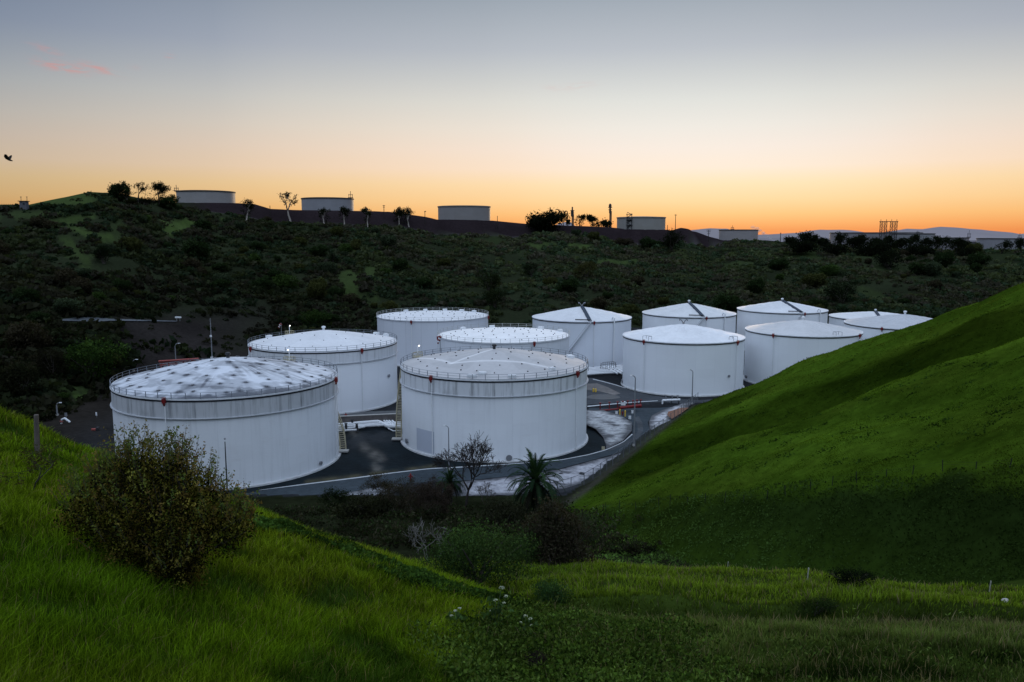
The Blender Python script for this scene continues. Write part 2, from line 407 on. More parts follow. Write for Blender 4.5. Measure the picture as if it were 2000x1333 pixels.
# ------------------------------------------------------------------ camera, sky, sun
cam = bpy.data.cameras.new('camera'); co = bpy.data.objects.new('camera', cam); COL.objects.link(co)
co.location = (0, 0, H); co.rotation_euler = (PI/2-PITCH, 0, 0)
cam.sensor_width = 36; cam.lens = F/2000*36; cam.clip_start = .2; cam.clip_end = 40000
S.camera = co
S.view_settings.view_transform = 'Standard'; S.view_settings.look = 'None'; S.view_settings.exposure = 0
SUN_AZ, SUN_EL = math.radians(14), math.radians(3.0)
W = bpy.data.worlds.new('World'); S.world = W; W.use_nodes = True
nt = W.node_tree; bg = nt.nodes['Background']; wo = nt.nodes['World Output']
sky = nd(nt, 'ShaderNodeTexSky', sky_type='NISHITA', sun_disc=False, sun_elevation=SUN_EL, sun_rotation=SUN_AZ)
nt.links.new(sky.outputs[0], bg.inputs[0]); bg.inputs[1].default_value = .001
tc = nd(nt, 'ShaderNodeTexCoord'); sx = nd(nt, 'ShaderNodeSeparateXYZ'); nt.links.new(tc.outputs['Generated'], sx.inputs[0])
X, Y, Z = sx.outputs
def L8(r, g, b): return tuple(((v/255)/12.92 if v/255 <= .04045 else ((v/255+.055)/1.055)**2.4) for v in (r, g, b))
def sc(c, k): return tuple(v*k for v in c)
west = ramp(nt, Z, [(0.0, L8(238, 150, 96)), (.008, L8(244, 160, 96)), (.0145, L8(250, 178, 110)), (.027, L8(254, 203, 136)), (.044, L8(255, 222, 168)), (.0635, L8(255, 233, 192)), (.082, L8(253, 238, 220)), (.105, L8(248, 238, 228)), (.13, L8(239, 236, 229)), (.16, L8(225, 227, 223)), (.19, L8(206, 210, 211)), (.218, L8(187, 193, 201)), (.2718, L8(161, 171, 182)), (.33, (.36, .43, .50)), (.5, (.78, .92, 1.12)), (1.0, (1.0, 1.16, 1.40))])
east = ramp(nt, Z, [(0.0, (.62, .78, 1.08)), (.15, (.82, 1.02, 1.42)), (.5, (.98, 1.20, 1.60)), (1.0, (1.0, 1.16, 1.40))])  # unseen sky behind and overhead, made brighter to light the tanks
hl = mth(nt, 'POWER', mth(nt, 'ADD', mth(nt, 'MULTIPLY', X, X), mth(nt, 'ADD', mth(nt, 'MULTIPLY', Y, Y), 1e-5)), .5)
ca = mth(nt, 'DIVIDE', mth(nt, 'ADD', mth(nt, 'MULTIPLY', X, math.sin(SUN_AZ)), mth(nt, 'MULTIPLY', Y, math.cos(SUN_AZ))), hl)
glo = ramp(nt, ca, [(.60, (.52, .46, .40)), (.68, (.60, .54, .46)), (.82, (.77, .66, .54)), (.906, (.92, .79, .66)), (.97, (.99, .88, .79)), (1.0, (1.0, 1.0, 1.0))], 'B_SPLINE')
ca2 = mth(nt, 'DIVIDE', mth(nt, 'ADD', mth(nt, 'MULTIPLY', X, math.sin(.16)), mth(nt, 'MULTIPLY', Y, math.cos(.16))), hl)
ghi = ramp(nt, ca2, [(.70, (.37, .43, .54)), (.755, (.43, .49, .60)), (.875, (.70, .73, .80)), (.91, (.78, .79, .83)), (.98, (.95, .95, .95)), (1.0, (1.0, 1.0, 1.0))], 'B_SPLINE')
glow = mixc(nt, ramp(nt, Z, [(.05, 0.0), (.24, 1.0)], 'EASE'), glo, ghi)
wsk = mixc(nt, 1.0, west, glow, 'MULTIPLY')
full = mixc(nt, ramp(nt, mth(nt, 'MULTIPLY_ADD', ca, .5, .5), [(.35, 1.0), (.72, 0.0)], 'EASE'), wsk, east)
# small pink cloud wisps low in the left of the sky
az = mth(nt, 'ARCTAN2', X, Y); el = mth(nt, 'ARCSINE', Z)
def dirpx(px, py):
    r = ray(px, py); r = r/np.linalg.norm(r); return math.atan2(r[0], r[1]), math.asin(r[2])
cloudc = full
for (px, py, wx, wy, tilt, amt) in ((122, 131, 34, 7.5, .16, .6), (190, 134, 27, 6, .30, .48), (92, 97, 20, 5, .3, .35), (330, 110, 8, 3.5, 0, .4), (1130, 168, 30, 6, -.1, .13), (262, 132, 10, 4, 0, .15), (1085, 173, 26, 5, .1, .09)):
    a0, e0 = dirpx(px, py); kx, ky = F/wx, F/wy
    da = mth(nt, 'MULTIPLY', mth(nt, 'SUBTRACT', az, a0), kx); de = mth(nt, 'MULTIPLY', mth(nt, 'SUBTRACT', el, e0), ky)
    de = mth(nt, 'ADD', de, mth(nt, 'MULTIPLY', da, tilt*wx/wy*.8))
    nzv = nd(nt, 'ShaderNodeCombineXYZ'); nt.links.new(mth(nt, 'MULTIPLY', az, 75.0), nzv.inputs[0]); nt.links.new(mth(nt, 'MULTIPLY', el, 330.0), nzv.inputs[1]); nzv.inputs[2].default_value = px
    nz = nd(nt, 'ShaderNodeTexNoise', i_Scale=1.0, i_Detail=5.0, i_Distortion=.6); nt.links.new(nzv.outputs[0], nz.inputs['Vector'])
    rr = mth(nt, 'ADD', mth(nt, 'MULTIPLY', da, da), mth(nt, 'MULTIPLY', de, de))
    g = mth(nt, 'MULTIPLY', mth(nt, 'EXPONENT', mth(nt, 'MULTIPLY', rr, -1.1)), ramp(nt, nz.outputs[0], [(.38, 0.0), (.62, 1.0)]))
    cloudc = mixc(nt, mth(nt, 'MULTIPLY', g, amt), cloudc, L8(222, 138, 128))
b2 = nd(nt, 'ShaderNodeBackground', i_1=1.0); nt.links.new(cloudc, b2.inputs[0])
ad = nd(nt, 'ShaderNodeAddShader'); nt.links.new(bg.outputs[0], ad.inputs[0]); nt.links.new(b2.outputs[0], ad.inputs[1]); nt.links.new(ad.outputs[0], wo.inputs[0])
sl = bpy.data.lights.new('sun', 'SUN'); sl.energy = .8; sl.angle = math.radians(12); sl.color = (1, .74, .48)
so = bpy.data.objects.new('sun', sl); COL.objects.link(so)
so.rotation_euler = (PI/2-SUN_EL, 0, PI-SUN_AZ); so.location = (0, 0, 300)

# ------------------------------------------------------------------ ground sheet
ANG = np.radians(np.concatenate([np.linspace(-180, -52, 40, endpoint=False), np.linspace(-52, -36, 50, endpoint=False), np.linspace(-36, 36, 620, endpoint=False), np.linspace(36, 52, 50, endpoint=False), np.linspace(52, 180, 40, endpoint=False)]))
RAD = np.concatenate([[.6], np.exp(np.linspace(math.log(2.0), math.log(700), 520)), np.exp(np.linspace(math.log(715), math.log(30000), 90))])
nA, nR = len(ANG), len(RAD)
AA, RR = np.meshgrid(ANG, RAD)
gx = (RR*np.sin(AA)).ravel(); gy = (RR*np.cos(AA)).ravel()
gz = terrain(gx, gy)
PATCH = [(345, 443, 42, 15, 1.6, -.25), (130, 432, 40, 12, 1.0, -.1), (165, 455, 50, 9, 1.2, .3), (150, 490, 34, 18, .8, .9), (225, 455, 16, 30, .5, 0), (682, 555, 22, 32, .9, .6), (722, 530, 16, 20, .9, .5), (705, 580, 34, 14, .5, .4), (1200, 513, 60, 5, 1.1, 0), (1050, 481, 34, 6, 1.0, 0), (1140, 482, 26, 8, 1.3, 0), (1575, 500, 40, 9, .55, 0), (1690, 500, 40, 8, .3, 0), (1455, 516, 40, 5, .6, 0), (1745, 525, 60, 8, .3, 0), (205, 466, 20, 20, .6, .4), (60, 420, 60, 10, .55, 0), (950, 470, 60, 6, .3, 0), (1700, 575, 40, 12, .4, .2), (170, 775, 30, 6, 1.6, .1), (140, 760, 30, 9, .8, .2), (1950, 500, 40, 8, .2, 0)]
def ground_col(x, y, z):
    left, fl, rz, s, q, v = comps(x, y)
    n = len(x)
    n1 = fbm(x*.35, y*.35, 4, 5); n2 = fbm(x*.06, y*.06, 4, 6); n3 = fbm(x*1.3, y*1.3, 3, 9)
    c = np.zeros((n, 3))
    # foreground hill and flat
    base = np.array([.030, .058, .008])*(.55+.9*n1)[:, None]
    isfl = fl > left
    flc = np.array([.026, .042, .007])*(.5+.9*n1)[:, None]*np.clip(.75+.6*tw(x, y), .18, 1)[:, None]  # trough shade of the benches painted into the ground colour
    c[:] = np.where(isfl[:, None], flc, base)
    br = np.exp(-((y-24.4-.6*np.sin(x*.25)+.05*np.clip(x-6, 0, 30))/1.0)**2)*isfl*(1-sstep(13, 17, x))
    c = c*(1-br[:, None]*.7) + np.array([.024, .018, .016])*br[:, None]*.7
    gully = ((y > 46) & (rz < np.maximum(fl, left)+.3))
    c = np.where(gully[:, None], np.array([.014, .017, .008])*(.6+.8*n1)[:, None], c)
    # right hill
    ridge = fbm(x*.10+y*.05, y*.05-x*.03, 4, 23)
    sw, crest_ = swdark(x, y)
    rc = (np.array([.036, .070, .0055])[None]*(.55+.85*np.clip(1.6*(ridge-.5)+.5, 0, 1))[:, None] + np.array([.014, .012, .002])*np.clip(n2-.45, 0, 1)[:, None]*2)*(.75+.5*n3)[:, None]  # lighter ridges and darker dips: relief shading put into the ground colour
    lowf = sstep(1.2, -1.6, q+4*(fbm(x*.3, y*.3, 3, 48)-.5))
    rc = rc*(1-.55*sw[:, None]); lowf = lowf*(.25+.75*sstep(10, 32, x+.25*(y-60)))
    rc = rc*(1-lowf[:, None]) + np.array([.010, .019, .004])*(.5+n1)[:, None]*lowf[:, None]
    isr = rz >= np.maximum(left, fl)-.2
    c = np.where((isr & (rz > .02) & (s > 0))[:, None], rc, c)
    # bare toe between the fence and the grass
    toe = np.exp(-((s-1.0)/1.3)**2)*(y > 108)
    c = c*(1-toe[:, None]*.85) + np.array([.045, .040, .036])*toe[:, None]*.85
    # farm earth
    farm = (y > 100) & (z < .12)
    c = np.where(farm[:, None], (np.array([.024, .026, .029])*sstep(-105, -70, x)[:, None]+np.array([.020, .0175, .015])*(1-sstep(-105, -70, x))[:, None])*(.5+1.0*fbm(x*.12, y*.12, 5, 12))[:, None], c)
    px, py = proj(x, np.maximum(y, 50), z)
    yb, yt, zt, bm = far_params(np.where(y > 60, 1000+1564*x/np.maximum(y, 1), 1000))
    far = (y > yb)
    hc = np.array([.018, .023, .012])*(.55+.9*fbm(x*.03, y*.03, 5, 13))[:, None]
    gm = np.zeros(n)
    for (cx, cy, rx, ry, am, ti) in PATCH:
        dx = (px-cx)/rx; dy = (py-cy-ti*(px-cx))/ry
        wob = 1+1.1*(fbm(px*.06, py*.12, 3, 43)-.5)*2
        gm = np.maximum(gm, am*sstep(1.35, .35, np.sqrt(dx*dx+dy*dy)*wob))
    hill = np.clip((210-px)/40, 0, 1)*np.clip((404-py)/5, 0, 1)
    gm = np.maximum(gm, hill*1.2)
    hc = hc + np.array([.016, .028, .005])*gm[:, None]*(.7+.6*n3)[:, None]
    br = sstep(yt+6, yt+9, y)
    brn = sstep(330, 420, px)
    bc = np.array([.019, .014, .016])*(.7+.6*fbm(x*.02, z*.4, 3, 14))[:, None]
    hc = hc*(1-(br*brn)[:, None]) + bc*(br*brn)[:, None]
    road = np.exp(-((y-yt-3)/3.5)**2)*brn*sstep(1450, 1380, px)
    hc = hc*(1-road[:, None]*.8) + np.array([.055, .048, .052])*(road*.8)[:, None]
    low = sstep(yb+80, yb+45, y)*sstep(620, 380, px)*sstep(180, 240, px)
    hc = hc*(1-low[:, None]) + np.array([.021, .0185, .0175])*(.6+.8*n2)[:, None]*low[:, None]
    c = np.where(far[:, None], hc, c)
    pl = sstep(yt+420, yt+700, y)
    c = c*(1-pl[:, None]) + np.array([.035, .034, .036])*pl[:, None]
    return c
gc = ground_col(gx, gy, gz)
i = np.arange((nR-1)*nA).reshape(nR-1, nA)
quads = np.stack([i, np.roll(i, -1, 1), np.roll(i, -1, 1)+nA, i+nA], -1).reshape(-1, 4)
gv = np.stack([gx, gy, gz], 1)
gv = np.concatenate([gv, [[0, 0, float(terrain(np.array([0.]), np.array([0.]))[0])]]]); gc = np.concatenate([gc, gc[:1]])
cen = np.stack([np.full(nA, len(gv)-1), np.roll(np.arange(nA), -1), np.arange(nA)], -1)
tag(np_mesh('ground', gv, [quads[:, ::-1][:, [0, 1, 2, 3]], cen], M['ground'], col=gc, smooth=True), kind='structure')

# bay water and hills across the bay
m, nt, b = newmat('bay_water'); b.inputs['Base Color'].default_value = (.16, .16, .17, 1); b.inputs['Roughness'].default_value = .32
tc = nd(nt, 'ShaderNodeTexCoord'); nz = nd(nt, 'ShaderNodeTexNoise', i_Scale=.02, i_Detail=4.0); nt.links.new(tc.outputs['Object'], nz.inputs['Vector'])
bp = nd(nt, 'ShaderNodeBump', i_Strength=.12, i_Distance=4.0); nt.links.new(nz.outputs[0], bp.inputs['Height']); nt.links.new(bp.outputs[0], b.inputs['Normal'])
wv = MB(); wv.add([(-14000, 1100, -25), (18000, 1100, -25), (18000, 12500, -25), (-14000, 12500, -25)], [(0, 1, 2, 3)])
tag(wv.build('water', m), kind='structure')
def ridge(name, prof, y0, colr, seed, roughpx=3.0):
    pxs = np.linspace(-400, 2600, 900)
    base = np.interp(pxs, [p[0] for p in prof], [p[1] for p in prof])
    pys = base - roughpx*(fbm(pxs*.018, pxs*0+seed, 5, seed)-.45)*2
    rows = []; cs = []
    for fr, dy in ((1.0, 900), (1.0, 0), (.80, -250), (.5, -600), (.2, -900), (0, -1200)):
        y = y0+dy
        x = (pxs-1000)/1564*y0
        zt = H+(463-pys)/F*y0
        zz = -26+(zt+26)*fr*(1 if fr in (1.0, 0) else (.8+.4*fbm(x*.0016, pxs*0+fr*5, 4, seed+2)))
        if dy == 900: zz = zz-60
        rows.append(np.stack([x, np.full_like(x, y)+(fbm(x*.003, x*0+dy, 2, 3)-.5)*300*(fr not in (0,)), zz], 1)); cs.append(np.tile(colr, (len(x), 1))*(.9+.2*fbm(x*.002, x*0+fr*4, 3, seed))[:, None])
    V = np.concatenate(rows); n = len(pxs); k = np.arange(n-1)
    fs = np.concatenate([np.stack([r*n+k, r*n+k+1, (r+1)*n+k+1, (r+1)*n+k], 1) for r in range(5)])
    return tag(np_mesh(name, V, [fs], M['hill'], col=np.concatenate(cs), smooth=True), kind='structure')
ridge('hills', [(-400, 468), (1000, 466), (1100, 436), (1112, 433), (1150, 462), (1340, 452), (1385, 447), (1420, 448), (1470, 460), (1560, 456), (1605, 449), (1660, 451), (1720, 458), (1765, 448), (1800, 449), (1840, 445), (1875, 447), (1910, 450), (1935, 453), (1960, 456), (1985, 460), (2010, 457), (2050, 462), (2600, 460)], 9500, np.array([.25, .225, .235]), 51, 1.2)
ridge('far_hills', [(-400, 474), (1340, 470), (1500, 466), (1700, 464), (1760, 465), (1900, 472), (2000, 476), (2600, 474)], 7200, np.array([.22, .20, .21]), 57, 1.0)
# ------------------------------------------------------------------ storage tanks
class Tk: pass
def thof(t, px, back=False):
    """angle on the rim whose direction is seen at photo column px"""
    a = np.linspace(0, 2*PI, 1441)
    x, y = proj(t.cx+t.R*np.cos(a), t.cy+t.R*np.sin(a), t.zt)
    dep = np.hypot(t.cx+t.R*np.cos(a), t.cy+t.R*np.sin(a)); lim = math.hypot(t.cx, t.cy)
    ok = (dep > lim) if back else (dep < lim)
    return float(a[np.argmin(np.abs(x-px)+np.where(ok, 0, 1e6))])
def roof_mesh(t, parent):
    nT, nr = (460, 100) if t.soot else (220, 46)
    th = np.linspace(0, 2*PI, nT, endpoint=False); rr = np.linspace(0, 1, nr)[1:]
    T, R_ = np.meshgrid(th, rr)
    z = t.hc*(1-R_**t.rexp)
    x = t.R*R_*np.cos(T); y = t.R*R_*np.sin(T)
    if t.fold:
        fn = np.zeros_like(T)
        for k, a in ((23, .5), (37, .4), (61, .25)): fn += a*np.sin(k*T+5*fbm(np.cos(T)*2+t.seed, np.sin(T)*2, 2, k)*PI + 2*R_)
        z = z + t.fold*fn*R_*(1.05-R_)*2.2
        rg = (fbm(x*.25+t.seed*3, y*.25, 4, 3+t.seed)-.5)
        z = z + t.fold*1.2*rg*(1.02-R_)*3*R_
        wr = np.sin(R_*26 + 4*fbm(np.cos(T)*6, np.sin(T)*6+t.seed, 3, 5)*PI)
        z = z + t.fold*.35*wr*sstep(0, .25, R_)*(1-sstep(.8, 1, R_))
    z = z + (fbm(x*.5, y*.5, 3, 5)-.5)*.06*(1-R_**4)
    c = np.array(t.rcol)[None, None]*(.93+.12*fbm(x*.15+t.seed*9, y*.15, 4, 7))[..., None]*np.ones_like(T)[..., None]
    # sheet pattern: sector patches of slightly different coating
    sec = np.floor(T/(2*PI)*26 + .5*np.floor(R_*4)); hs = _hash(sec, np.floor(R_*4), 11+t.seed)
    c *= (1-t.patch*(hs > .55)*(.4+.6*hs))[..., None]
    if t.soot:
        sm = np.zeros_like(T)
        for (vr, vt) in t.vents:
            dth = (T-vt+PI) % (2*PI)-PI
            vx, vy = vr*t.R*math.cos(vt), vr*t.R*math.sin(vt)
            wb = .7+.8*_hash(np.array([int(vt*77)]), np.array([int(vr*50)]), 9)[0]; d = np.sqrt(((x-vx)/(.48*wb))**2+((y-vy)/(.36*wb))**2)
            st = np.exp(-(dth*R_*t.R/.5)**2)*np.clip((R_-vr)*t.R/1.0+.3, 0, 1)*np.exp(-np.clip(R_-vr, 0, 1)*t.R/2.0)*.7
            sm = np.maximum(sm, np.maximum(np.exp(-d*d*.8), .75*st*_hash(np.array([int(vt*100)]), np.array([int(vr*100)]), 3)[0]))
        edge = sstep(.91-.06*np.exp(-((T-5.4)/.6)**2), 1.0, R_)*(.1+1.3*fbm(T*14, R_*4, 4, 15))*(.6+1.5*np.exp(-((T-5.3)/.8)**2))
        strk = np.clip((fbm(T*30, R_*2.5, 4, 16)-.48)*4, 0, 1)*sstep(.05, .4, R_)*.6*np.clip((fbm(x*.08, y*.08, 2, 19)-.35)*4, 0, 1)
        gp = np.clip((fbm(x*.16+3, y*.30, 5, 25)-.49)*11, 0, 1)*np.exp(-((x-3)/10)**2)*.42+np.clip((fbm(x*.5+y*.2, y*.6, 5, 26)-.56)*12, 0, 1)*.34
        k = np.clip(t.soot*(sm*.95+edge*.8+strk+gp), 0, .93)[..., None]
        c = c*(1-k)+np.array([.05, .055, .07])*k
    if t.lines:      # pale path lines on the roof of the middle tank
        for (r0, t0, r1, t1) in t.lines:
            ax, ay, bx, by = r0*t.R*math.cos(t0), r0*t.R*math.sin(t0), r1*t.R*math.cos(t1), r1*t.R*math.sin(t1)
            f = np.clip(((x-ax)*(bx-ax)+(y-ay)*(by-ay))/((bx-ax)**2+(by-ay)**2), 0, 1)
            d = np.hypot(x-ax-f*(bx-ax), y-ay-f*(by-ay)); k = (np.exp(-(d/.38)**2)*.7)[..., None]
            c = c*(1-k)+np.array([.78, .78, .78])*k
    V = np.stack([x, y, z+t.h], -1).reshape(-1, 3); V = np.concatenate([V, [[0, 0, t.h+t.hc]]]); C = np.concatenate([c.reshape(-1, 3), [t.rcol]])
    ii = np.arange((nr-2)*nT).reshape(nr-2, nT)
    q = np.stack([ii, np.roll(ii, -1, 1), np.roll(ii, -1, 1)+nT, ii+nT], -1).reshape(-1, 4)
    tri = np.stack([np.full(nT, len(V)-1), np.arange(nT), np.roll(np.arange(nT), -1)], -1)
    ob = np_mesh('roof', V, [q[:, ::-1], tri], M['roof'], parent, np.clip(C, 0, 1), True)
    t.rz = lambda r, a: t.h + t.hc*(1-r**t.rexp)
    return ob
VENT = None
def make_tank(name_, label, L, Rr, Fy, h, apex, zb=0.0, cx=None, cy=None, R=None, **k):
    t = Tk(); t.__dict__.update(dict(fold=0, rexp=1.1, patch=.05, soot=0, lines=None, rail=None, girder=0, vents=[], rcol=(.66, .67, .69), dirt=.25, seams=.06, band=False, seed=1, warm=0.0, red=(), pipes=True, strip=None, seal=True, wall=None, group=None)); t.__dict__.update(k)
    t.cx, t.cy, t.R, t.h = cx, cy, R, h; t.zt = zb+h
    t.hc = max(.25, at_y(apex[0], apex[1], cy)[2]-t.zt)
    r = thing('storage_tank', (cx, cy, zb), label, 'storage tank', t.group); t.root = r
    base = t.wall or (.78, .81, .845)
    N = 160
    mb = MB(); mb.lathe([(R, 0), (R, h)], N); mb.build('shell', shell_mat('shell_paint', R, h, t.dirt*.5, t.seams, None, base, t.dirt*.35, t.warm), r, True)
    roof_mesh(t, r)
    if t.band:
        zg = h*t.girder
        mb = MB(); mb.lathe([(R+.06, zg+.05), (R+.06, h-.45)], N)
        mb.build('upper_band', shell_mat('band_paint', R, h-.1, min(1.0, t.dirt*2.0), .35, t.girder, tuple(v*(.80-.16*(t.soot > 0)) for v in base), .2, t.warm), r, True)
        mb = MB(); mb.lathe([(R+.02, zg-.12), (R+.34, zg-.10), (R+.34, zg+.02), (R+.02, zg+.05)], N); mb.build('wind_girder', simple('girder_steel', (.42, .44, .47), .6, .25, 2), r, True)
    if t.seal:
        mb = MB(); mb.lathe([(R+.04, h-.52), (R+.15, h-.50), (R+.15, h-.28), (R+.04, h-.26)], N); mb.build('rim_seal', M['black'], r, True)
    mb = MB(); mb.lathe([(R+.03, h-.25), (R+.20, h-.22), (R+.20, h+.03), (R-.15, h+.06)], N); mb.build('rim', simple('rim_paint', tuple(v*.82 for v in base), .6, .2, 1.5), r, True)
    mb = MB(); mb.lathe([(R+.02, .34), (R+.42, .28), (R+.46, .0)], N); mb.build('base_ring', simple('base_concrete', (.50, .51, .52), .85, .3, .8), r, True)
    if t.rail:
        hr = t.rail; mb = MB(); n = max(40, int(2*PI*R/2.4))
        for zz in (hr, hr*.55):
            mb.lathe([(R+.10, h+zz-.035), (R+.17, h+zz), (R+.10, h+zz+.035), (R+.10, h+zz-.035)], N)
        for i in range(n):
            a = 2*PI*i/n; mb.box(((R+.12)*math.cos(a), (R+.12)*math.sin(a), h+hr/2), (.09, .09, hr), a)
        mb.lathe([(R+.10, h+.03), (R+.10, h+.13)], N)
        mb.build('railing', M['railpale'] if t.seed in (4, 5) else M['rail'], r)
    for px in t.red:
        a = thof(t, px); c, s_ = math.cos(a), math.sin(a)
        mb = MB(); mb.box(((R+.55)*c, (R+.55)*s_, h-.28), (.52, .46, .75), a); mb.tube([((R+.55)*c, (R+.55)*s_, h-.75), ((R+.45)*c, (R+.45)*s_, h-1.1)], [.22, .12], 8)
        mb.box(((R+.55)*c, (R+.55)*s_, h+.24), (.58, .52, .08), a)
        ob = mb.build('foam_chamber', M['red'], r)
        if t.pipes:
            mb = MB(); mb.tube([((R+.32)*c, (R+.32)*s_, h-1.0), ((R+.28)*c, (R+.28)*s_, .3)], .11, 6); mb.build('drop_pipe', M['white'], r)
    if t.vents and not k.get('novent'):
        for (vr, vt) in t.vents:
            mb = MB(); vx, vy, vz = vr*R*math.cos(vt), vr*R*math.sin(vt), t.rz(vr, vt)
            w = k.get('vsize', .35)
            if k.get('vtall'): mb.tube([(vx, vy, vz-.1), (vx, vy, vz+w*1.6)], [w*.32, w*.32], 6); mb.sphere((vx, vy, vz+w*1.7), w*.55, 6, 4, (1, 1, .6))
            else: mb.box((vx, vy, vz+.06), (w*1.6, w*1.1, .2), vt)
            mb.build('roof_vent', M['grime'] if t.soot else M['darkmetal'], r)
    az = h+t.hc
    if k.get('apexv') == 'gooseneck':
        mb = MB()
        for sgn in (-1, 1):
            mb.tube([(0, 0, az-.1), (sgn*.25, 0, az+.6), (sgn*.75, 0, az+1.25), (sgn*1.15, 0, az+1.15)], [.14, .14, .16, .42], 8)
        mb.tube([(0, 0, az-.3), (0, 0, az+.5)], .3, 8)
        mb.build('apex_vent', M['steel'], r)
    elif k.get('apexv') == 'pot':
        mb = MB(); mb.tube([(0, 0, az-.2), (0, 0, az+.5)], .30, 10); mb.tube([(0, 0, az+.5), (0, 0, az+.62), (0, 0, az+.95), (0, 0, az+1.05)], [.34, .52, .48, .2], 10); mb.build('apex_vent', M['darkmetal'] if t.seed in (1, 3) else M['white'], r)
    if t.strip:
        px = t.strip; a = thof(t, px)
        mb = MB(); pts = []
        for i in range(15):
            f = .03+.95*i/14; pts.append((f*R, t.rz(f, a)+.32))
        w = .55; c, s_ = math.cos(a), math.sin(a); V = []
        for (rr_, z_) in pts:
            for o_, dz in ((-w, 0), (w, 0), (w, -.45), (-w, -.45)): V.append((rr_*c-o_*s_, rr_*s_+o_*c, z_+dz))
        mb.add(V, [(4*i+j, 4*i+(j+1) % 4, 4*i+4+(j+1) % 4, 4*i+4+j) for i in range(14) for j in range(4)])
        mb.build('roof_walkway', simple('walkway_grating', (.02, .035, .06), .7, .3, 3), r)
        mb = MB(); b0 = a-.30; V = [(R*.93*math.cos(b0), R*.93*math.sin(b0), t.rz(.93, 0)+.35), (R*.97*c, R*.97*s_, t.rz(.97, 0)+.45)]
        mb.tube(V, .16, 5); mb.build('roof_pipe', M['darkmetal'], r)
        mb = MB(); n = 26   # outside stair climbing to the rim
        for i in range(n+1):
            f = i/n; th = a - .62*(1-f); z_ = h*f*.98
            mb.box(((R+.55)*math.cos(th), (R+.55)*math.sin(th), z_), (.8, .35, .06), th)
        for rr_ in (R+.18, R+.95):
            mb.tube([(rr_*math.cos(a-.62*(1-f)), rr_*math.sin(a-.62*(1-f)), h*f*.98) for f in np.linspace(0, 1, 16)], .10, 4)
        mb.tube([((R+.95)*math.cos(a-.62*(1-f)), (R+.95)*math.sin(a-.62*(1-f)), h*f*.98+1) for f in np.linspace(0, 1, 16)], .05, 4)
        mb.build('stair', simple('pale_stair_steel', (.45, .47, .50), .6, .2, 3), r)
        a2 = thof(t, k.get('goose', px+40)); c, s_ = math.cos(a2), math.sin(a2)      # fill pipe that bends over the rim
        mb = MB(); mb.tube([((R+.45)*c, (R+.45)*s_, .3), ((R+.45)*c, (R+.45)*s_, h+.3), ((R+.35)*c, (R+.35)*s_, h+.9), ((R-.1)*c, (R-.1)*s_, h+1.15), ((R-.55)*c, (R-.55)*s_, h+.9), ((R-.65)*c, (R-.65)*s_, h+.1)], .2, 8)
        mb.build('fill_pipe', M['white'], r, True)
    return t
def ringv(spec, seed):
    r = random.Random(seed); out = []
    for (rad, n) in spec:
        o = r.random()*6
        for i in range(n):
            out.append((rad*(1+r.uniform(-.04, .04)), (o+2*PI*i/n+r.uniform(-.08, .08)) % (2*PI)))
    return out
TANKS = {}
TANKS['T1'] = t1 = make_tank('T1', 'large front left tank whose white domed roof is streaked with dark stains', 0, 0, 0, 15.6, (459, 699), cx=-53.4, cy=147.5, R=19.9, rexp=1.35, soot=.95, patch=.14, rail=1.05, girder=.79, band=True, dirt=1.0, warm=.15, seed=1, seams=.06, vents=ringv([(.16, 5), (.34, 10), (.53, 16), (.71, 22), (.88, 28)], 3), red=(323, 651), apexv='pot', rcol=(.64, .67, .72), vsize=.30)
TANKS['T3'] = t3 = make_tank('T3', 'large centre foreground tank with a greyish domed roof and dirty grey upper band', 0, 0, 0, 15.7, (966, 682), cx=-3.7, cy=163.8, R=19.3, rexp=1.3, soot=.0, patch=.10, rail=1.05, girder=.80, band=True, dirt=.8, warm=.12, seed=3, vents=ringv([(.2, 6), (.42, 12), (.62, 17), (.80, 22)], 5), red=(845, 1124), apexv='pot', rcol=(.46, .455, .46), vsize=.17, lines=[(.0, 0, .62, 3.95), (.62, 3.95, .55, 5.3), (.55, 5.3, .82, 5.55), (.62, 3.95, .88, 2.9)])
TANKS['T2'] = t2 = make_tank('T2', 'white domed tank with a top railing, standing behind the stained front left tank', 0, 0, 0, 15.2, (632, 645), cx=-48.4, cy=202.5, R=18.5, rexp=1.15, fold=.03, rail=1.05, girder=.80, band=True, dirt=.22, seed=2, vents=ringv([(.3, 6), (.55, 11), (.8, 15)], 8), red=(493, 705), apexv='pot', rcol=(.68, .69, .71), vsize=.13)
TANKS['T4'] = t4 = make_tank('T4', 'flat topped white tank with faint vertical panel lines, at the back left of the group', 0, 0, 0, 15.0, (845, 613), cx=-27.3, cy=272.6, R=19.0, rexp=1.6, rail=1.15, dirt=.3, seams=.30, seed=4, vents=ringv([(.2, 6), (.4, 11), (.6, 15), (.8, 18)], 11), red=(804, 951), rcol=(.72, .73, .75), vsize=.17, seal=False, wall=(.64, .67, .73))
TANKS['T5'] = t5 = make_tank('T5', 'bright flat white roofed tank dotted with vents, behind the centre foreground tank', 0, 0, 0, 15.0, (983, 647), cx=-2.3, cy=218.8, R=18.2, rexp=1.6, rail=1.1, dirt=.3, seams=.28, seed=5, vents=ringv([(.2, 6), (.4, 11), (.6, 16), (.8, 20)], 13), red=(859, 1042), rcol=(.84, .84, .84), vsize=.17, seal=False, wall=(.66, .69, .74))
TANKS['T6'] = t6 = make_tank('T6', 'cone roof tank with dark walkway and outside stair, right of the bright flat roof', 0, 0, 0, 15.0, (1136, 599), cx=23.7, cy=268.8, R=16.7, fold=.16, seed=6, red=(1160,), strip=1153, goose=1198, apexv='gooseneck', wall=(.68, .72, .78), group='cone roof tanks')
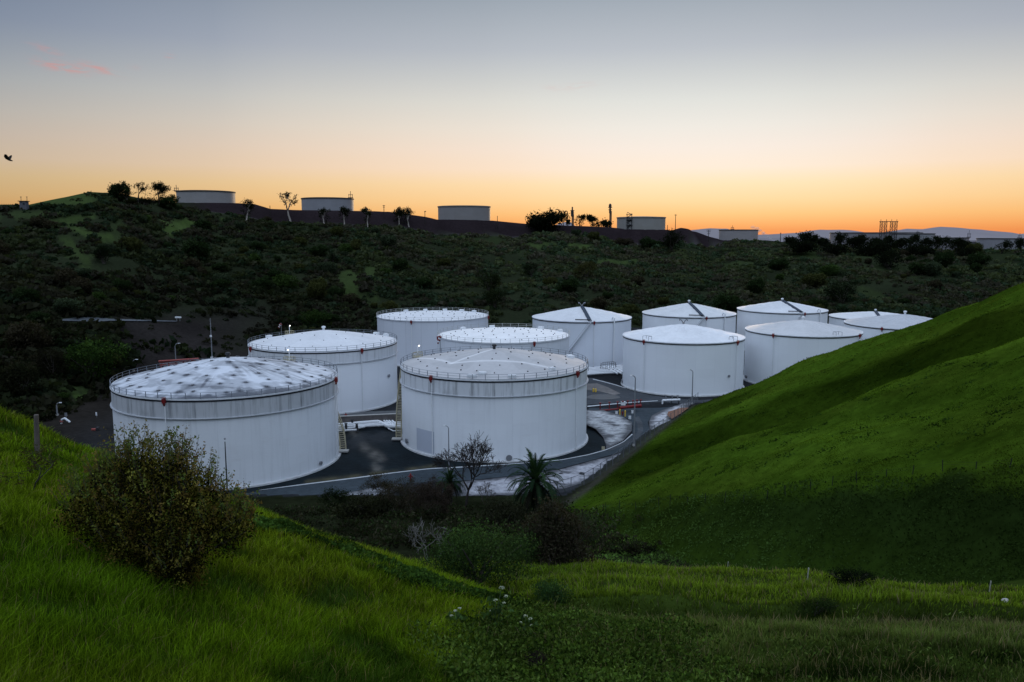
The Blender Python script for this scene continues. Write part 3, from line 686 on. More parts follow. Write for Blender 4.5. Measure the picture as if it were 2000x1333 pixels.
TANKS['T7'] = t7 = make_tank('T7', 'broad cone roof tank without walkway, lowest in front beside the wire mesh fence', 0, 0, 0, 14.2, (1335, 633), cx=48.5, cy=223.2, R=16.8, fold=.20, seed=7, red=(1260, 1438), apexv='gooseneck', rcol=(.74, .75, .77), group='cone roof tanks')
TANKS['T8'] = t8 = make_tank('T8', 'cone roof tank with dark diagonal walkway behind the tank nearest the grassy hill', 0, 0, 0, 15.0, (1347, 592), cx=63.3, cy=283.0, R=16.3, fold=.16, seed=8, red=(1379,), strip=1374, goose=1414, apexv='pot', rcol=(.62, .63, .64), group='cone roof tanks')
TANKS['T9'] = t9 = make_tank('T9', 'cone roof tank with dark walkway, standing highest at the back right of the group', 0, 0, 0, 15.0, (1530, 588), cx=101.4, cy=297.2, R=16.1, fold=.16, seed=9, red=(1571,), strip=1567, goose=1600, apexv='pot', rcol=(.66, .67, .69), group='cone roof tanks')
TANKS['T10'] = t10 = make_tank('T10', 'white cone roof tank without walkway, its lower right side hidden by the grassy hill', 0, 0, 0, 15.0, (1570, 625), cx=84.9, cy=230.2, R=16.0, fold=.14, seed=10, red=(1512, 1676), apexv='pot', rcol=(.55, .55, .555), group='cone roof tanks')
c12 = at_y(1766, 640, 242.0)
TANKS['T12'] = t12 = make_tank('T12', 'white cone roof tank mostly hidden behind the hill, farthest right in the lower group', 0, 0, 0, 14.6, (1767, 614), cx=float(c12[0]), cy=242.0, R=17.0, zb=1.0, fold=.2, seed=12, red=(1724,), apexv='pot', rcol=(.47, .48, .50), group='cone roof tanks')
c11 = at_y(1708, 640, 325.0)
TANKS['T11'] = t11 = make_tank('T11', 'distant cone roof tank peeking out behind the rightmost tank of the lower group', 0, 0, 0, 14.6, (1708, 609), cx=float(c11[0]), cy=325.0, R=17.6, zb=-5.2, fold=.15, seed=11, strip=1723, goose=1770, apexv='pot', rcol=(.66, .67, .68), group='cone roof tanks')
# extra fittings on single tanks ---------------------------------------------------------
def roof_lamp(t, px, py_top, back=True):
    a = thof(t, px, back); R, h = t.R, t.h; c, s_ = math.cos(a), math.sin(a); e = (-s_, c)
    mb = MB()
    for o in (-1.0, 1.0):
        for ro in (-.2, -1.4):
            mb.tube([((R+ro)*c+o*e[0], (R+ro)*s_+o*e[1], h), ((R+ro)*c+o*e[0], (R+ro)*s_+o*e[1], h+1.25)], .07, 5)
    for zz in (.65, 1.25):
        P = [((R+ro)*c+o*e[0], (R+ro)*s_+o*e[1], h+zz) for ro, o in ((-.2, -1), (-.2, 1), (-1.4, 1), (-1.4, -1), (-.2, -1))]
        mb.tube(P, .06, 5)
    mb.box(((R-.8)*c, (R-.8)*s_, h+.3), (1.4, 2.1, .08), a)
    pl = mb.build('stair_platform', M['paleyellow'], t.root)
    mb = MB(); mb.tube([((R-.8)*c, (R-.8)*s_, h+.2), ((R-.8)*c, (R-.8)*s_, h+2.6), ((R-1.0)*c, (R-1.0)*s_, h+2.8)], .09, 6); lp = mb.build('lamp_pole', M['white'], t.root)
    mb = MB(); mb.sphere(((R-1.15)*c, (R-1.15)*s_, h+2.72), .15, 8, 5, (1, 1, .8)); mb.build('lamp_head', M['glow'], lp)
roof_lamp(t1, 570, 690); roof_lamp(t2, 563, 645); roof_lamp(t3, 810, 685)
def spiral(t, a0, a1, z0, z1, matname='paleyellow'):
    R = t.R; mb = MB(); n = int(abs(z1-z0)/.30)
    for i in range(n+1):
        f = i/n; th = a0+(a1-a0)*f; mb.box(((R+.75)*math.cos(th), (R+.75)*math.sin(th), z0+(z1-z0)*f), (1.0, .34, .09), th)
    P = lambda rr_, f, dz: (rr_*math.cos(a0+(a1-a0)*f), rr_*math.sin(a0+(a1-a0)*f), z0+(z1-z0)*f+dz)
    ff = np.linspace(0, 1, 24)
    mb.tube([P(R+1.28, f, -.1) for f in ff], .14, 5); mb.tube([P(R+.22, f, -.1) for f in ff], .14, 5)
    mb.tube([P(R+1.28, f, 1.0) for f in ff], .07, 5)
    for f in ff: mb.tube([P(R+1.28, f, 0), P(R+1.28, f, 1.0)], .05, 4)
    st = mb.build('spiral_stair', M[matname], t.root)
    mb = MB(); mb.box(((R+1.0)*math.cos(a0), (R+1.0)*math.sin(a0)-.9, z0-.05), (2.0, 1.4, .25), 0); mb.build('landing', M['concrete'], t.root)
spiral(t3, PI+.14, PI-.24, .6, 14.2); spiral(t1, .20, 1.3, .6, 15.2)
a = PI+.22; mb = MB(); mb.tube([((t3.R+1.4)*math.cos(PI-.3), (t3.R+1.4)*math.sin(PI-.3), 12.6), ((t3.R+1.4)*math.cos(PI-.3), (t3.R+1.4)*math.sin(PI-.3), 14.0)], .08, 6); lp = mb.build('lamp_pole', M['white'], t3.root)
mb = MB(); mb.sphere(((t3.R+1.4)*math.cos(PI-.3), (t3.R+1.4)*math.sin(PI-.3), 14.1), .17, 8, 5); mb.build('lamp_head', M['glow'], lp)
# repainted rectangle and manhole on the centre tank
a0, a1 = thof(t3, 812), thof(t3, 846); mb = MB(); mb.lathe([(t3.R+.025, .6), (t3.R+.025, 5.0)], 12, a0, a1); mb.build('repaint_patch', simple('grey_repaint', (.48, .52, .60), .6, .06, .6), t3.root, True)
def manhole(t, px, z, r=.45):
    a = thof(t, px); mb = MB(); c, s_ = math.cos(a), math.sin(a)
    mb.tube([((t.R)*c, (t.R)*s_, z), ((t.R+.3)*c, (t.R+.3)*s_, z)], r, 12); mb.tube([((t.R+.3)*c, (t.R+.3)*s_, z), ((t.R+.36)*c, (t.R+.36)*s_, z)], r*1.2, 12); mb.build('manhole', M['steel'], t.root)
manhole(t3, 794, 1.4); manhole(t7, 1425, 5.0, .3); manhole(t2, 757, 7.4, .35); manhole(t7, 1218, 1.0, .5); manhole(t10, 1462, 1.2, .4); manhole(t1, 620, 1.2, .3); manhole(t3, 994, .9, .5)
# rooftop boxes on the grey roof
for (rr_, th, w) in ((.86, thof(t3, 938), 1.4), (.93, thof(t3, 918), 1.6), (.94, thof(t3, 1002), 1.5), (.84, 5.5, 1.2), (.9, .35, 1.8)):
    mb = MB(); mb.box((rr_*t3.R*math.cos(th), rr_*t3.R*math.sin(th), t3.rz(rr_, th)+.22), (w*.7, w, .55), th); mb.build('roof_hatch', M['white'], t3.root)
for t, lst in ((t4, (790, 830, 870, 905, 930)), (t5, (900, 960, 1060, 1100)), (t2, (520, 740, 760))):
    for px in lst:
        th = thof(t, px, True); mb = MB(); mb.box((.95*t.R*math.cos(th), .95*t.R*math.sin(th), t.rz(.95, 0)+.3), (1.0, 1.5, .7), th); mb.build('roof_hatch', M['white'], t.root)
# foam rails on the near cone roofs
for t, px in ((t7, 1260), (t7, 1438), (t10, 1640)):
    a = thof(t, px); mb = MB(); R, h = t.R, t.h
    P = [((R-ro)*math.cos(a+d), (R-ro)*math.sin(a+d), h+.95+t.hc*.05) for ro, d in ((.2, -.06), (1.6, -.06), (1.6, .06), (.2, .06))]
    mb.tube(P, .05, 4)
    for p in P: mb.tube([(p[0], p[1], h), p], .05, 4)
    mb.build('access_rail', M['steel'], t.root)

# ------------------------------------------------------------------ far tanks on the ridge
def far_tank(label, L, R_, top, bot, D, apexd=1.5, col=(.27, .255, .25), rust=False, ladder=None, mast=None, dome=True):
    pc = at_y((L+R_)/2, bot, D); m_ = mpp(pc); R = (R_-L)/2*m_
    zt = at_y((L+R_)/2, top, D-R)[2]; zb = at_y((L+R_)/2, bot, D-R)[2]-4.0; h = zt-zb
    r = thing('storage_tank', (pc[0], D, zb), label, 'storage tank', 'tanks on the ridge')
    mb = MB(); mb.lathe([(R, 0), (R, h)], 72); mb.build('shell', shell_mat('far_shell_paint', R, h, .75 if rust else .12, .06, None, col, .12, .75 if rust else .1), r, True)
    hc = apexd*m_
    mb = MB(); mb.lathe([(R+.1, h), (R*.66, h+hc*.55), (R*.33, h+hc*.85), (.05, h+hc)], 72); mb.build('roof', simple('far_roof_paint', tuple(v*.9 for v in col), .8, .2, .2), r, True)
    mb = MB(); mb.lathe([(R+.05, h-.9), (R+.5, h-.7), (R+.5, h+.1), (R-.3, h+.25)], 72); mb.build('rim', simple('far_rim_paint', (.06, .055, .055), .7, .3, .5) if rust or dome else simple('far_rim_pale', tuple(v*.75 for v in col), .8, .2, .5), r, True)
    if ladder is not None:
        px, w = ladder; th = math.asin(max(-1, min(1, ((px-(L+R_)/2)*m_)/R))); a = -PI/2+th; c, s_ = math.cos(a), math.sin(a); e = (-s_, c)
        mb = MB()
        for o in (-w, w):
            mb.tube([((R+.6)*c+o*e[0], (R+.6)*s_+o*e[1], 3), ((R+.6)*c+o*e[0], (R+.6)*s_+o*e[1], h+3.2)], .32, 5)
        for i in range(7):
            z = 4+i*(h-2)/6; o = w if i % 2 else -w
            mb.tube([((R+.6)*c-o*e[0], (R+.6)*s_-o*e[1], z), ((R+.6)*c+o*e[0], (R+.6)*s_+o*e[1], z+(h-2)/6)], .28, 4)
            if i % 2 == 0: mb.box(((R+.9)*c, (R+.9)*s_, z), (1.4, w*2.4, .5), a)
        mb.build('stair_tower', M['darkmetal'], r)
    if mast is not None:
        px, hh = mast; x = (px-(L+R_)/2)*m_; mb = MB(); y = -math.sqrt(max(R*R-x*x, .1))*.9
        for dx in (-1.4, 0, 1.4): mb.tube([(x+dx, y, h-.3), (x+dx*1.1, y, h+hh*(.6+.4*(dx == 0)))], .22, 4)
        mb.tube([(x-1.6, y, h+hh*.5), (x+1.6, y, h+hh*.5)], .2, 4); mb.box((x, y, h+.6), (4.2, 1.2, .5)); mb.build('roof_platform', M['darkmetal'], r)
    return r
far_tank('pale tank with rust stains and a dark rim, leftmost on the far ridge', 349.5, 457, 372, 398, 640, 1.0, rust=True, mast=(352, 5))
far_tank('plain grey white tank beside a tall pale trunked eucalyptus on the far ridge', 591, 690, 386, 412, 690, 1.0, col=(.24, .24, .26), mast=(688, 6))
far_tank('clean tank with a low domed roof standing alone at the middle of the far ridge', 856, 957.5, 402, 430, 690, 1.5, col=(.23, .215, .21), dome=False)
far_tank('ridge tank with a dark stair tower up its side, beside the tall flare stack', 1205, 1298.5, 424, 450, 740, 2.2, col=(.25, .24, .22), ladder=(1224, 2.4), dome=False)
far_tank('small distant tank with a rusty stained upper edge, left of the steam plume', 1405, 1478.5, 449, 470, 960, .8, col=(.27, .25, .25), rust=True, mast=(1422, 5))
far_tank('low grey tank behind the row of dark trees, left end of that row', 1625.5, 1790, 454.5, 484, 900, .6, col=(.22, .21, .22), mast=(1698, 3))
far_tank('pale topped tank behind the tree row, just right of the lattice gantry', 1745, 1820, 456.5, 482, 840, .8, col=(.24, .24, .25), mast=(1774, 3))
far_tank('grey tank with a sloping bracket on its edge, right end of the tree row', 1812, 1886, 464.5, 488, 880, .6, col=(.20, .19, .20), mast=(1881, 8))
far_tank('big grey tank cut by the right picture edge, beside the strip of pale water', 1917.5, 2075, 466, 493, 820, .8, col=(.25, .245, .26), mast=(1952, 5))
# ------------------------------------------------------------------ yard: pavements, roads, banks
def sheet(name, px, z, col, scale=.9, noise=.3, zs=None, ref=None, step=1.2):
    """flat paved area, outline given where its edge meets the ground; densely meshed so its tone can vary"""
    P = np.array([at_z(a, b_, ref if ref is not None else z)[:2] for a, b_ in px])
    x0, y0 = P.min(0)-.1; x1, y1 = P.max(0)+.1
    import bmesh
    bm = bmesh.new(); vs = [bm.verts.new((p[0], p[1], z)) for p in P]; f = bm.faces.new(vs)
    bmesh.ops.triangulate(bm, faces=[f])
    for it in range(5):
        es = [e for e in bm.edges if e.calc_length() > step*2]
        if not es: break
        bmesh.ops.subdivide_edges(bm, edges=es, cuts=1, use_grid_fill=False); bmesh.ops.triangulate(bm, faces=[q for q in bm.faces if len(q.verts) > 3])
    bm.verts.ensure_lookup_table(); V = np.array([v.co[:] for v in bm.verts]); T = np.array([[v.index for v in q.verts] for q in bm.faces])
    bm.free()
    if zs is not None: V[:, 2] = zs(V[:, 0], V[:, 1], V[:, 2])
    # face up
    n = np.cross(V[T[:, 1]]-V[T[:, 0]], V[T[:, 2]]-V[T[:, 0]])[:, 2]; T[n < 0] = T[n < 0][:, ::-1]
    n1 = fbm(V[:, 0]*.3, V[:, 1]*.3, 4, 61); n2 = fbm(V[:, 0]*.9+V[:, 1]*.4, V[:, 1]*.12, 3, 62)
    C = np.array(col)[None]*(1-noise+2*noise*(.6*n1+.4*n2))[:, None]
    o = np_mesh(name, V, [T], M['pave'], col=C, smooth=True)
    return tag(o, kind='structure')
M['pave'].node_tree.nodes['Principled BSDF'].inputs['Specular IOR Level'].default_value = .06
pad = sheet('asphalt_pad', [(420, 960), (430, 800), (655, 842), (700, 840), (782, 834), (812, 800), (1100, 780), (1142, 800), (1164, 846), (1178, 858), (1183, 870), (1180, 879), (1140, 889), (1092, 898), (1000, 905.5), (888, 912.5), (840, 914.5), (770, 922), (696, 932.5), (600, 944.5), (520, 956), (470, 966)], .02, (.009, .0145, .018), noise=.55, step=.7)
def repaint(o, lines, col, w):
    me = o.data; n = len(me.vertices); cv = np.zeros(n*3, np.float32); me.vertices.foreach_get('co', cv); V = cv.reshape(-1, 3).astype(float)
    ca_ = np.zeros(n*4, np.float32); me.attributes['col'].data.foreach_get('color', ca_); ca_ = ca_.reshape(-1, 4); PX, PY = proj(V[:, 0], V[:, 1], V[:, 2]); d = np.full(n, 1e9)
    for (ax, ay), (bx, by) in zip(lines[:-1], lines[1:]):
        f = np.clip(((PX-ax)*(bx-ax)+(PY-ay)*(by-ay))/((bx-ax)**2+(by-ay)**2), 0, 1); d = np.minimum(d, np.hypot(PX-ax-f*(bx-ax), PY-ay-f*(by-ay)))
    kk = np.clip(np.exp(-(d/w)**2)*2.4*np.clip(fbm(V[:, 0]*.5, V[:, 1]*.25, 4, 66)-.15, 0, 1), 0, .9)
    ca_[:, :3] = ca_[:, :3]*(1-kk[:, None])+np.array(col)*kk[:, None]; me.attributes['col'].data.foreach_set('color', ca_.ravel())
repaint(pad, [(690, 846), (716, 876), (742, 897), (736, 912)], (.12, .115, .105), 9); repaint(pad, [(600, 942), (720, 928), (850, 911)], (.07, .065, .04), 4); repaint(pad, [(662, 886), (700, 858), (770, 850)], (.03, .035, .04), 12)
sheet('front_road', [(400, 985), (470, 966), (520, 957), (600, 946), (696, 934), (770, 924), (840, 916), (888, 914), (1000, 907), (1092, 900), (1149, 889), (1184, 879.5), (1217, 864.5), (1234, 849), (1236, 832), (1226, 818), (1205, 811), (1150, 806), (1150, 797), (1200, 798), (1290, 797), (1330, 793), (1346, 795), (1296, 806), (1273, 815), (1265, 825), (1269, 840), (1268, 853), (1250, 869), (1237, 876), (1178, 893), (1092, 916), (1000, 930), (920, 938), (780, 945), (700, 958), (600, 982), (500, 996)], .035, (.042, .054, .064), noise=.35)
def strip(name, up, lo, z, mat, kind='structure', n=40, zfun=None):
    up = np.array(up, float); lo = np.array(lo, float); V = []
    tu = np.linspace(0, 1, len(up)); tl = np.linspace(0, 1, len(lo))
    for i in range(n+1):
        f = i/n
        for arr, t in ((up, tu), (lo, tl)):
            a = np.interp(f, t, arr[:, 0]); b_ = np.interp(f, t, arr[:, 1]); p = at_z(a, b_, z) if zfun is None else zfun(a, b_)
            V.append((p[0], p[1], p[2]))
    mb = MB(); mb.add(V, [(2*i+1, 2*i+3, 2*i+2, 2*i) for i in range(n)])
    return tag(mb.build(name, mat), kind=kind)
kerb = simple('pale_kerb', (.46, .48, .50), .8, .35, 1.2)
strip('road_kerb', [(505, 957.6), (560, 950), (600, 944.6), (696, 932.6), (770, 922.7), (840, 914.8), (888, 912.6), (1000, 905.7), (1092, 898.7), (1149, 887.8), (1184, 878.0), (1217, 863.4), (1234, 847.8)], [(505, 958), (560, 951.4), (600, 946.4), (696, 934.4), (770, 924.2), (840, 916.2), (888, 914.2), (1000, 907), (1092, 900), (1149, 889.2), (1184, 879.6), (1217, 864.8), (1236, 849)], .075, kerb)
gun = (.46, .47, .48)
def hump(zmax, px0, py0, px1, py1):   # rises from the near edge to the far edge
    a = at_z(px0, py0, 0); b_ = at_z(px1, py1, 0); d = (b_-a)[:2]; L = np.hypot(*d); d = d/L
    def fn(x, y, z): 
        f = ((x-a[0])*d[0]+(y-a[1])*d[1])/L
        return z + zmax*sstep(-.05, 1.0, f) + .15*(fbm(x*.5, y*.5, 3, 5)-.5)
    return fn
def bank(name, px, col, zf, noise=.35):
    o = sheet(name, px, .05, col, noise=noise, zs=zf, step=.5); me = o.data; n = len(me.vertices); me.materials[0] = M['gunite']
    co_ = np.zeros(n*3, np.float32); me.vertices.foreach_get('co', co_); V = co_.reshape(-1, 3)
    a = np.zeros(n*4, np.float32); me.attributes['col'].data.foreach_get('color', a); a = a.reshape(-1, 4)
    k = sstep(.56, .72, fbm(V[:, 0]*.35+V[:, 1]*.2, V[:, 1]*.9, 4, 71))*.85
    O = np.array([at_z(a_, b_, .05)[:2] for a_, b_ in px]); dmin = np.full(n, 9.0)
    for i_ in range(len(O)):
        p_, q_ = O[i_], O[(i_+1) % len(O)]; e_ = q_-p_; f_ = np.clip(((V[:, :2]-p_)@e_)/(e_@e_+1e-9), 0, 1); dmin = np.minimum(dmin, np.hypot(*(V[:, :2]-p_-f_[:, None]*e_).T))
    k = np.maximum(k, .9*sstep(1.9, .2, dmin+2.2*(fbm(V[:, 0]*.8, V[:, 1]*.8, 3, 74)-.5)))
    k = np.maximum(k, .45*sstep(.5, .7, fbm(V[:, 0]*1.6+V[:, 1], V[:, 1]*1.2-V[:, 0]*.8, 3, 75)))
    a[:, :3] = a[:, :3]*(1-k[:, None])+np.array([.06, .062, .068])*k[:, None]
    me.attributes['col'].data.foreach_set('color', a.ravel()); return o
bank('white_bank', [(1140, 811), (1178, 812), (1194, 817), (1209, 821), (1234, 834.6), (1234, 847), (1216, 862), (1184, 877), (1184, 869.7), (1178, 856), (1164, 844), (1140, 834.6)], gun, hump(1.3, 1175, 866, 1205, 822))
bank('white_bank', [(1268, 825), (1273, 816), (1295, 806), (1340, 793), (1352, 792), (1345, 801), (1325, 815), (1303, 833), (1266, 854), (1269, 840)], (.46, .46, .48), hump(.8, 1266, 845, 1345, 800))
bank('white_bank', [(900, 942), (925, 939), (1000, 932), (1092, 918), (1137, 906.5), (1178, 895), (1236, 878.5), (1250, 872.5), (1230, 886), (1215, 896), (1192, 913), (1176, 925), (1147, 941), (1100, 955), (1050, 962), (1000, 968), (900, 970)], (.40, .40, .43), lambda x, y, z: z+.3*(fbm(x*.4, y*.4, 3, 8)-.4))
bank('white_bank', [(640, 972), (676, 964), (735, 951), (775, 946), (790, 950), (770, 962), (720, 975), (692, 980), (640, 984)], (.30, .31, .33), lambda x, y, z: z+.3*(fbm(x*.4, y*.4, 3, 9)-.4))
sheet('rust_litter', [(1305, 808), (1330, 800), (1345, 800), (1330, 811), (1312, 822), (1303, 815)], 1.02, (.20, .10, .065), noise=.5, ref=.6)
sheet('upper_road', [(1100, 733), (1158, 739), (1200, 752), (1235, 764), (1275, 773), (1320, 779), (1366, 782), (1420, 778), (1440, 786), (1356, 792), (1300, 786), (1240, 786), (1180, 789), (1100, 793)], .03, (.060, .066, .074), noise=.3)
sheet('gravel_patch', [(1143, 750), (1166, 749), (1188, 757), (1212, 769), (1200, 772), (1172, 765), (1143, 761)], .06, (.17, .16, .155), noise=.4)
m, nt, b = newmat('sump_liner'); b.inputs['Base Color'].default_value = (.008, .010, .013, 1); b.inputs['Roughness'].default_value = .35
P = [(1178+33*math.cos(a)*(1+.08*math.sin(3*a)), 776+5.2*math.sin(a)) for a in np.linspace(0, 2*PI, 40, endpoint=False)]
mb = MB(); V = [tuple(at_z(a, b_, .0)[:2])+(.07,) for a, b_ in P]; mb.add(V, [tuple(range(40))[::-1]]); tag(mb.build('sump_pond', m), kind='structure')
strip('road_line', [(1158, 740), (1180, 745.3), (1203, 751.5), (1222, 758)], [(1158, 741.5), (1180, 746.8), (1203, 753), (1222, 759)], .05, kerb)
strip('road_line', [(1147, 793), (1200, 788.5), (1245, 785), (1285, 782.5)], [(1147, 795), (1200, 790), (1245, 786.3), (1285, 783.5)], .06, kerb)
sheet('wheel_track', [(1236, 856), (1246, 842), (1245, 828), (1238, 817), (1247, 813), (1255, 826), (1256, 842), (1246, 857), (1226, 868), (1190, 882), (1186, 879)], .045, (.066, .074, .082), noise=.6)
sheet('yard_strip', [(645, 806), (782, 802), (782, 813), (645, 818)], .03, (.11, .115, .12), noise=.3)
# low wall behind the pipes
def wall_between(name, p0, p1, hgt, thick, mat, label, cat):
    a = at_z(*p0, 0); b_ = at_z(*p1, 0); c = (a+b_)/2; L = np.hypot(*(b_-a)[:2]); an = math.atan2(b_[1]-a[1], b_[0]-a[0])
    r = thing(name, (c[0], c[1], 0), label, cat, rz=an)
    mb = MB(); mb.box((0, 0, hgt/2), (L, thick, hgt)); mb.build('wall_face', mat, r); mb = MB(); mb.box((0, 0, hgt+.08), (L+.1, thick+.2, .15)); mb.build('coping', M['concrete'], r)
wall_between('retaining_wall', (640, 829), (784, 822), 1.6, .5, simple('stained_concrete', (.16, .145, .14), .9, .6, .7), 'low stained grey wall between two tanks, behind the white pipes', 'wall')
# far pale road at the foot of the hillside
pr = simple('pale_road_surface', (.075, .085, .096), .9, .5, .12)
def gdrape(a, b_): p = G(a, b_, 150); return (p[0], p[1], p[2]+.35)
strip('hillside_road', [(122, 626), (150, 622), (178, 621.5), (215, 625), (290, 627), (345, 629)], [(122, 629), (160, 630), (185, 631), (215, 629), (290, 629.5), (345, 630.5)], 0, pr, n=60, zfun=gdrape)

# ------------------------------------------------------------------ pipes and yard equipment
def pipe_run(parent, px, z, rad, mat='white', name='pipe'):
    P = [at_z(a, b_, z)-np.array(parent.location) for a, b_ in px]; mb = MB(); mb.tube(P, rad, 8); return mb.build(name, M[mat], parent, True)
o = at_z(720, 833, 0); r = thing('pipeline', (o[0], o[1], 0), 'bundle of white pipes crossing the dark yard between the two front tanks', 'pipeline')
pipe_run(r, [(640, 833), (700, 827), (738, 824), (742, 825), (758, 833), (790, 834)], 1.1, .42)
pipe_run(r, [(640, 836), (700, 831), (740, 828), (790, 825)], 1.0, .26)
pipe_run(r, [(640, 840), (690, 836), (702, 833), (790, 829)], .9, .24)
pipe_run(r, [(640, 843.5), (695, 840), (701, 836), (712, 834)], .8, .22)
for px in (752, 757, 762, 768): pipe_run(r, [(px-2, 822), (px+8, 831)], 1.0, .2)
pipe_run(r, [(756, 835), (760, 838), (768, 842), (784, 842)], .7, .12)
for px, py in ((668, 838), (676, 838), (689, 837), (700, 838), (734, 833), (757, 838)):
    p = at_z(px, py, 0)-o; mb = MB(); mb.box((p[0], p[1], .35), (.35, 1.0, .7)); mb.build('pipe_support', M['darkmetal'], r)
for px, py in ((688, 830), (676, 837), (697, 838)):
    p = at_z(px, py, .9)-o; mb = MB(); mb.tube([(p[0], p[1], .4), (p[0], p[1], 2.0)], [.45, .2], 8); mb.tube([(p[0]-.35, p[1], 2.0), (p[0]+.35, p[1], 2.0)], .1, 6); mb.build('valve', M['darkmetal'], r)
o = at_z(1180, 726, 0); r = thing('pipeline', (o[0], o[1], 0), 'wide bundle of white pipes running past the foot of the cone roof tanks', 'pipeline')
for i in range(5): pipe_run(r, [(1135, 732-i*2.6), (1180, 729-i*2.9), (1235, 727-i*2.8)], 1.0, .34)
for a in (0, 8, 16): pipe_run(r, [(1176+a, 716), (1192+a, 722), (1206+a, 730)], 1.3, .25)
for px in (1150, 1165, 1180, 1195, 1208):
    p = at_z(px, 730, 0)-o; mb = MB(); mb.box((p[0], p[1]+4, .3), (.5, 11, .6)); mb.build('pipe_support', M['darkmetal'], r)
mb = MB(); p0, p1 = at_z(1172, 716, 2.2)-o, at_z(1204, 714, 2.2)-o
for zz in (0, .6): mb.tube([p0+[0, 0, zz-.5], p0+[0.8, 0, zz+.6], p1+[-.8, 0, zz+.6], p1+[0, 0, zz-.5]], .09, 4)
for f in np.linspace(.05, .95, 8): q = p0*(1-f)+p1*f; mb.tube([(q[0], q[1], 0), (q[0], q[1], q[2]+1.1)], .07, 4)
mb.build('crossover_stair', M['steel'], r)
o = at_z(1210, 801, 0); r = thing('fire_manifold', (o[0], o[1], 0), 'long red fire water pipe manifold lying in the yard beside the light pole', 'pipe manifold')
pipe_run(r, [(1168, 803), (1200, 800), (1222, 797), (1252, 795)], .9, .22, 'red'); pipe_run(r, [(1210, 797), (1252, 792.5)], 1.2, .36, 'red')
for px in (1172, 1190, 1206, 1216, 1226, 1236, 1244, 1251):
    p = at_z(px, 800-(px-1172)*.085, 0)-o; mb = MB(); mb.tube([(p[0], p[1], 0), (p[0], p[1], 1.5)], .13, 6); mb.box((p[0], p[1], 1.55), (.5, .5, .2)); mb.build('valve', M['red'], r)
mb = MB(); p = at_z(1217, 796, 0)-o; mb.box((p[0], p[1], 1.0), (1.1, .6, .9)); mb.build('white_box', M['white'], r)
for px, py, lab in ((1210.5, 812, 'yellow bollard, left one of the pair on the yard corner by the red manifold'), (1221, 814, 'taller yellow bollard, right one of the pair on the yard corner')):
    o = at_z(px, py, 0); mb = MB(); hh = 11.5*mpp(o); mb.tube([(0, 0, 0), (0, 0, hh)], .17, 10); mb.sphere((0, 0, hh), .17, 10, 4); ob = mb.build('bollard', M['yellow'], None, True); ob.location = (o[0], o[1], 0); tag(ob, lab, 'bollard', 'yellow bollards')
for px, py, lab in ((1159, 766, 'yellow bollard beside the dark pond, left of its twin'), (1163.5, 766.5, 'yellow bollard beside the dark pond, right of its twin')):
    o = at_z(px, py, 0); mb = MB(); hh = 6*mpp(o); mb.tube([(0, 0, 0), (0, 0, hh)], .24, 10); mb.sphere((0, 0, hh), .24, 10, 4); ob = mb.build('bollard', M['yellow'], None, True); ob.location = (o[0], o[1], 0); tag(ob, lab, 'bollard', 'yellow bollards')
def hydrant(px, py, hpx, label):
    o = at_z(px, py, 0); k = hpx*mpp(o); r = thing('hydrant', (o[0], o[1], 0), label, 'hydrant')
    mb = MB(); mb.tube([(0, 0, 0), (0, 0, k*.75)], k*.11, 8); mb.sphere((0, 0, k*.78), k*.15, 8, 5); mb.build('barrel', M['red'], r, True)
    mb = MB(); mb.tube([(-k*.3, 0, k*.55), (k*.3, 0, k*.55)], k*.09, 6); mb.tube([(0, 0, k*.78), (0, 0, k)], k*.05, 6); mb.build('outlets', M['red'], r)
hydrant(676, 826, 19, 'red fire hydrant standing by the low wall behind the white pipes')
hydrant(1216, 812, 9, 'red fire hydrant between the two yellow bollards')
hydrant(802, 939, 15, 'dark red hydrant on the front road verge left of the bare tree')
def signbox(name, px, py, w, h_, label, mat='white', cat='sign'):
    o = at_z(px, py, 0); k = mpp(o); r = thing(name, (o[0], o[1], 0), label, cat)
    mb = MB(); mb.tube([(0, 0, 0), (0, 0, h_*k)], .07, 5); mb.build('post', M['steel'], r); mb = MB(); mb.box((0, -.09, h_*k-.3), (w*k, .06, .8)); mb.build('panel', M[mat], r)
signbox('warning_sign', 1204, 812, 5, 8, 'small white sign left of the yellow bollards'); signbox('warning_sign', 1230, 820, 5, 7, 'small pale sign low on the road edge right of the bollards'); signbox('warning_sign', 1235, 810, 4, 8, 'white sign plate on a post beside the tall light pole'); signbox('warning_sign', 1178, 879, 6, 6, 'faded yellowish plate at the bend of the road under the white bank', 'paleyellow'); signbox('warning_sign', 130, 822, 5, 15, 'grey square sign beside the curved lamp on the left', 'steel'); signbox('warning_sign', 189, 815, 3, 9, 'small pale sign on the dirt yard left of the stained tank')
o = at_z(1311, 790, 0); r = thing('valve_station', (o[0], o[1], 0), 'white pipe valve station on legs near the foot of the grassy hill', 'valve station')
mb = MB(); mb.tube([(-2.2, 0, 1.0), (2.2, 0, 1.2)], .28, 8); mb.tube([(-2.2, 0, 1.0), (-2.2, 0, .1)], .24, 8); mb.build('pipe', M['white'], r, True)
for dx in (-1.4, .2, 1.6): mb = MB(); mb.tube([(dx, 0, 1.1), (dx, 0, 2.3)], .12, 6); mb.tube([(dx-.35, 0, 2.3), (dx+.35, 0, 2.3)], .08, 6); mb.build('valve', M['steel'], r)
for dx in (-1.9, 0, 1.9): mb = MB(); mb.box((dx, 0, .45), (.2, .6, .9)); mb.build('leg', M['darkmetal'], r)
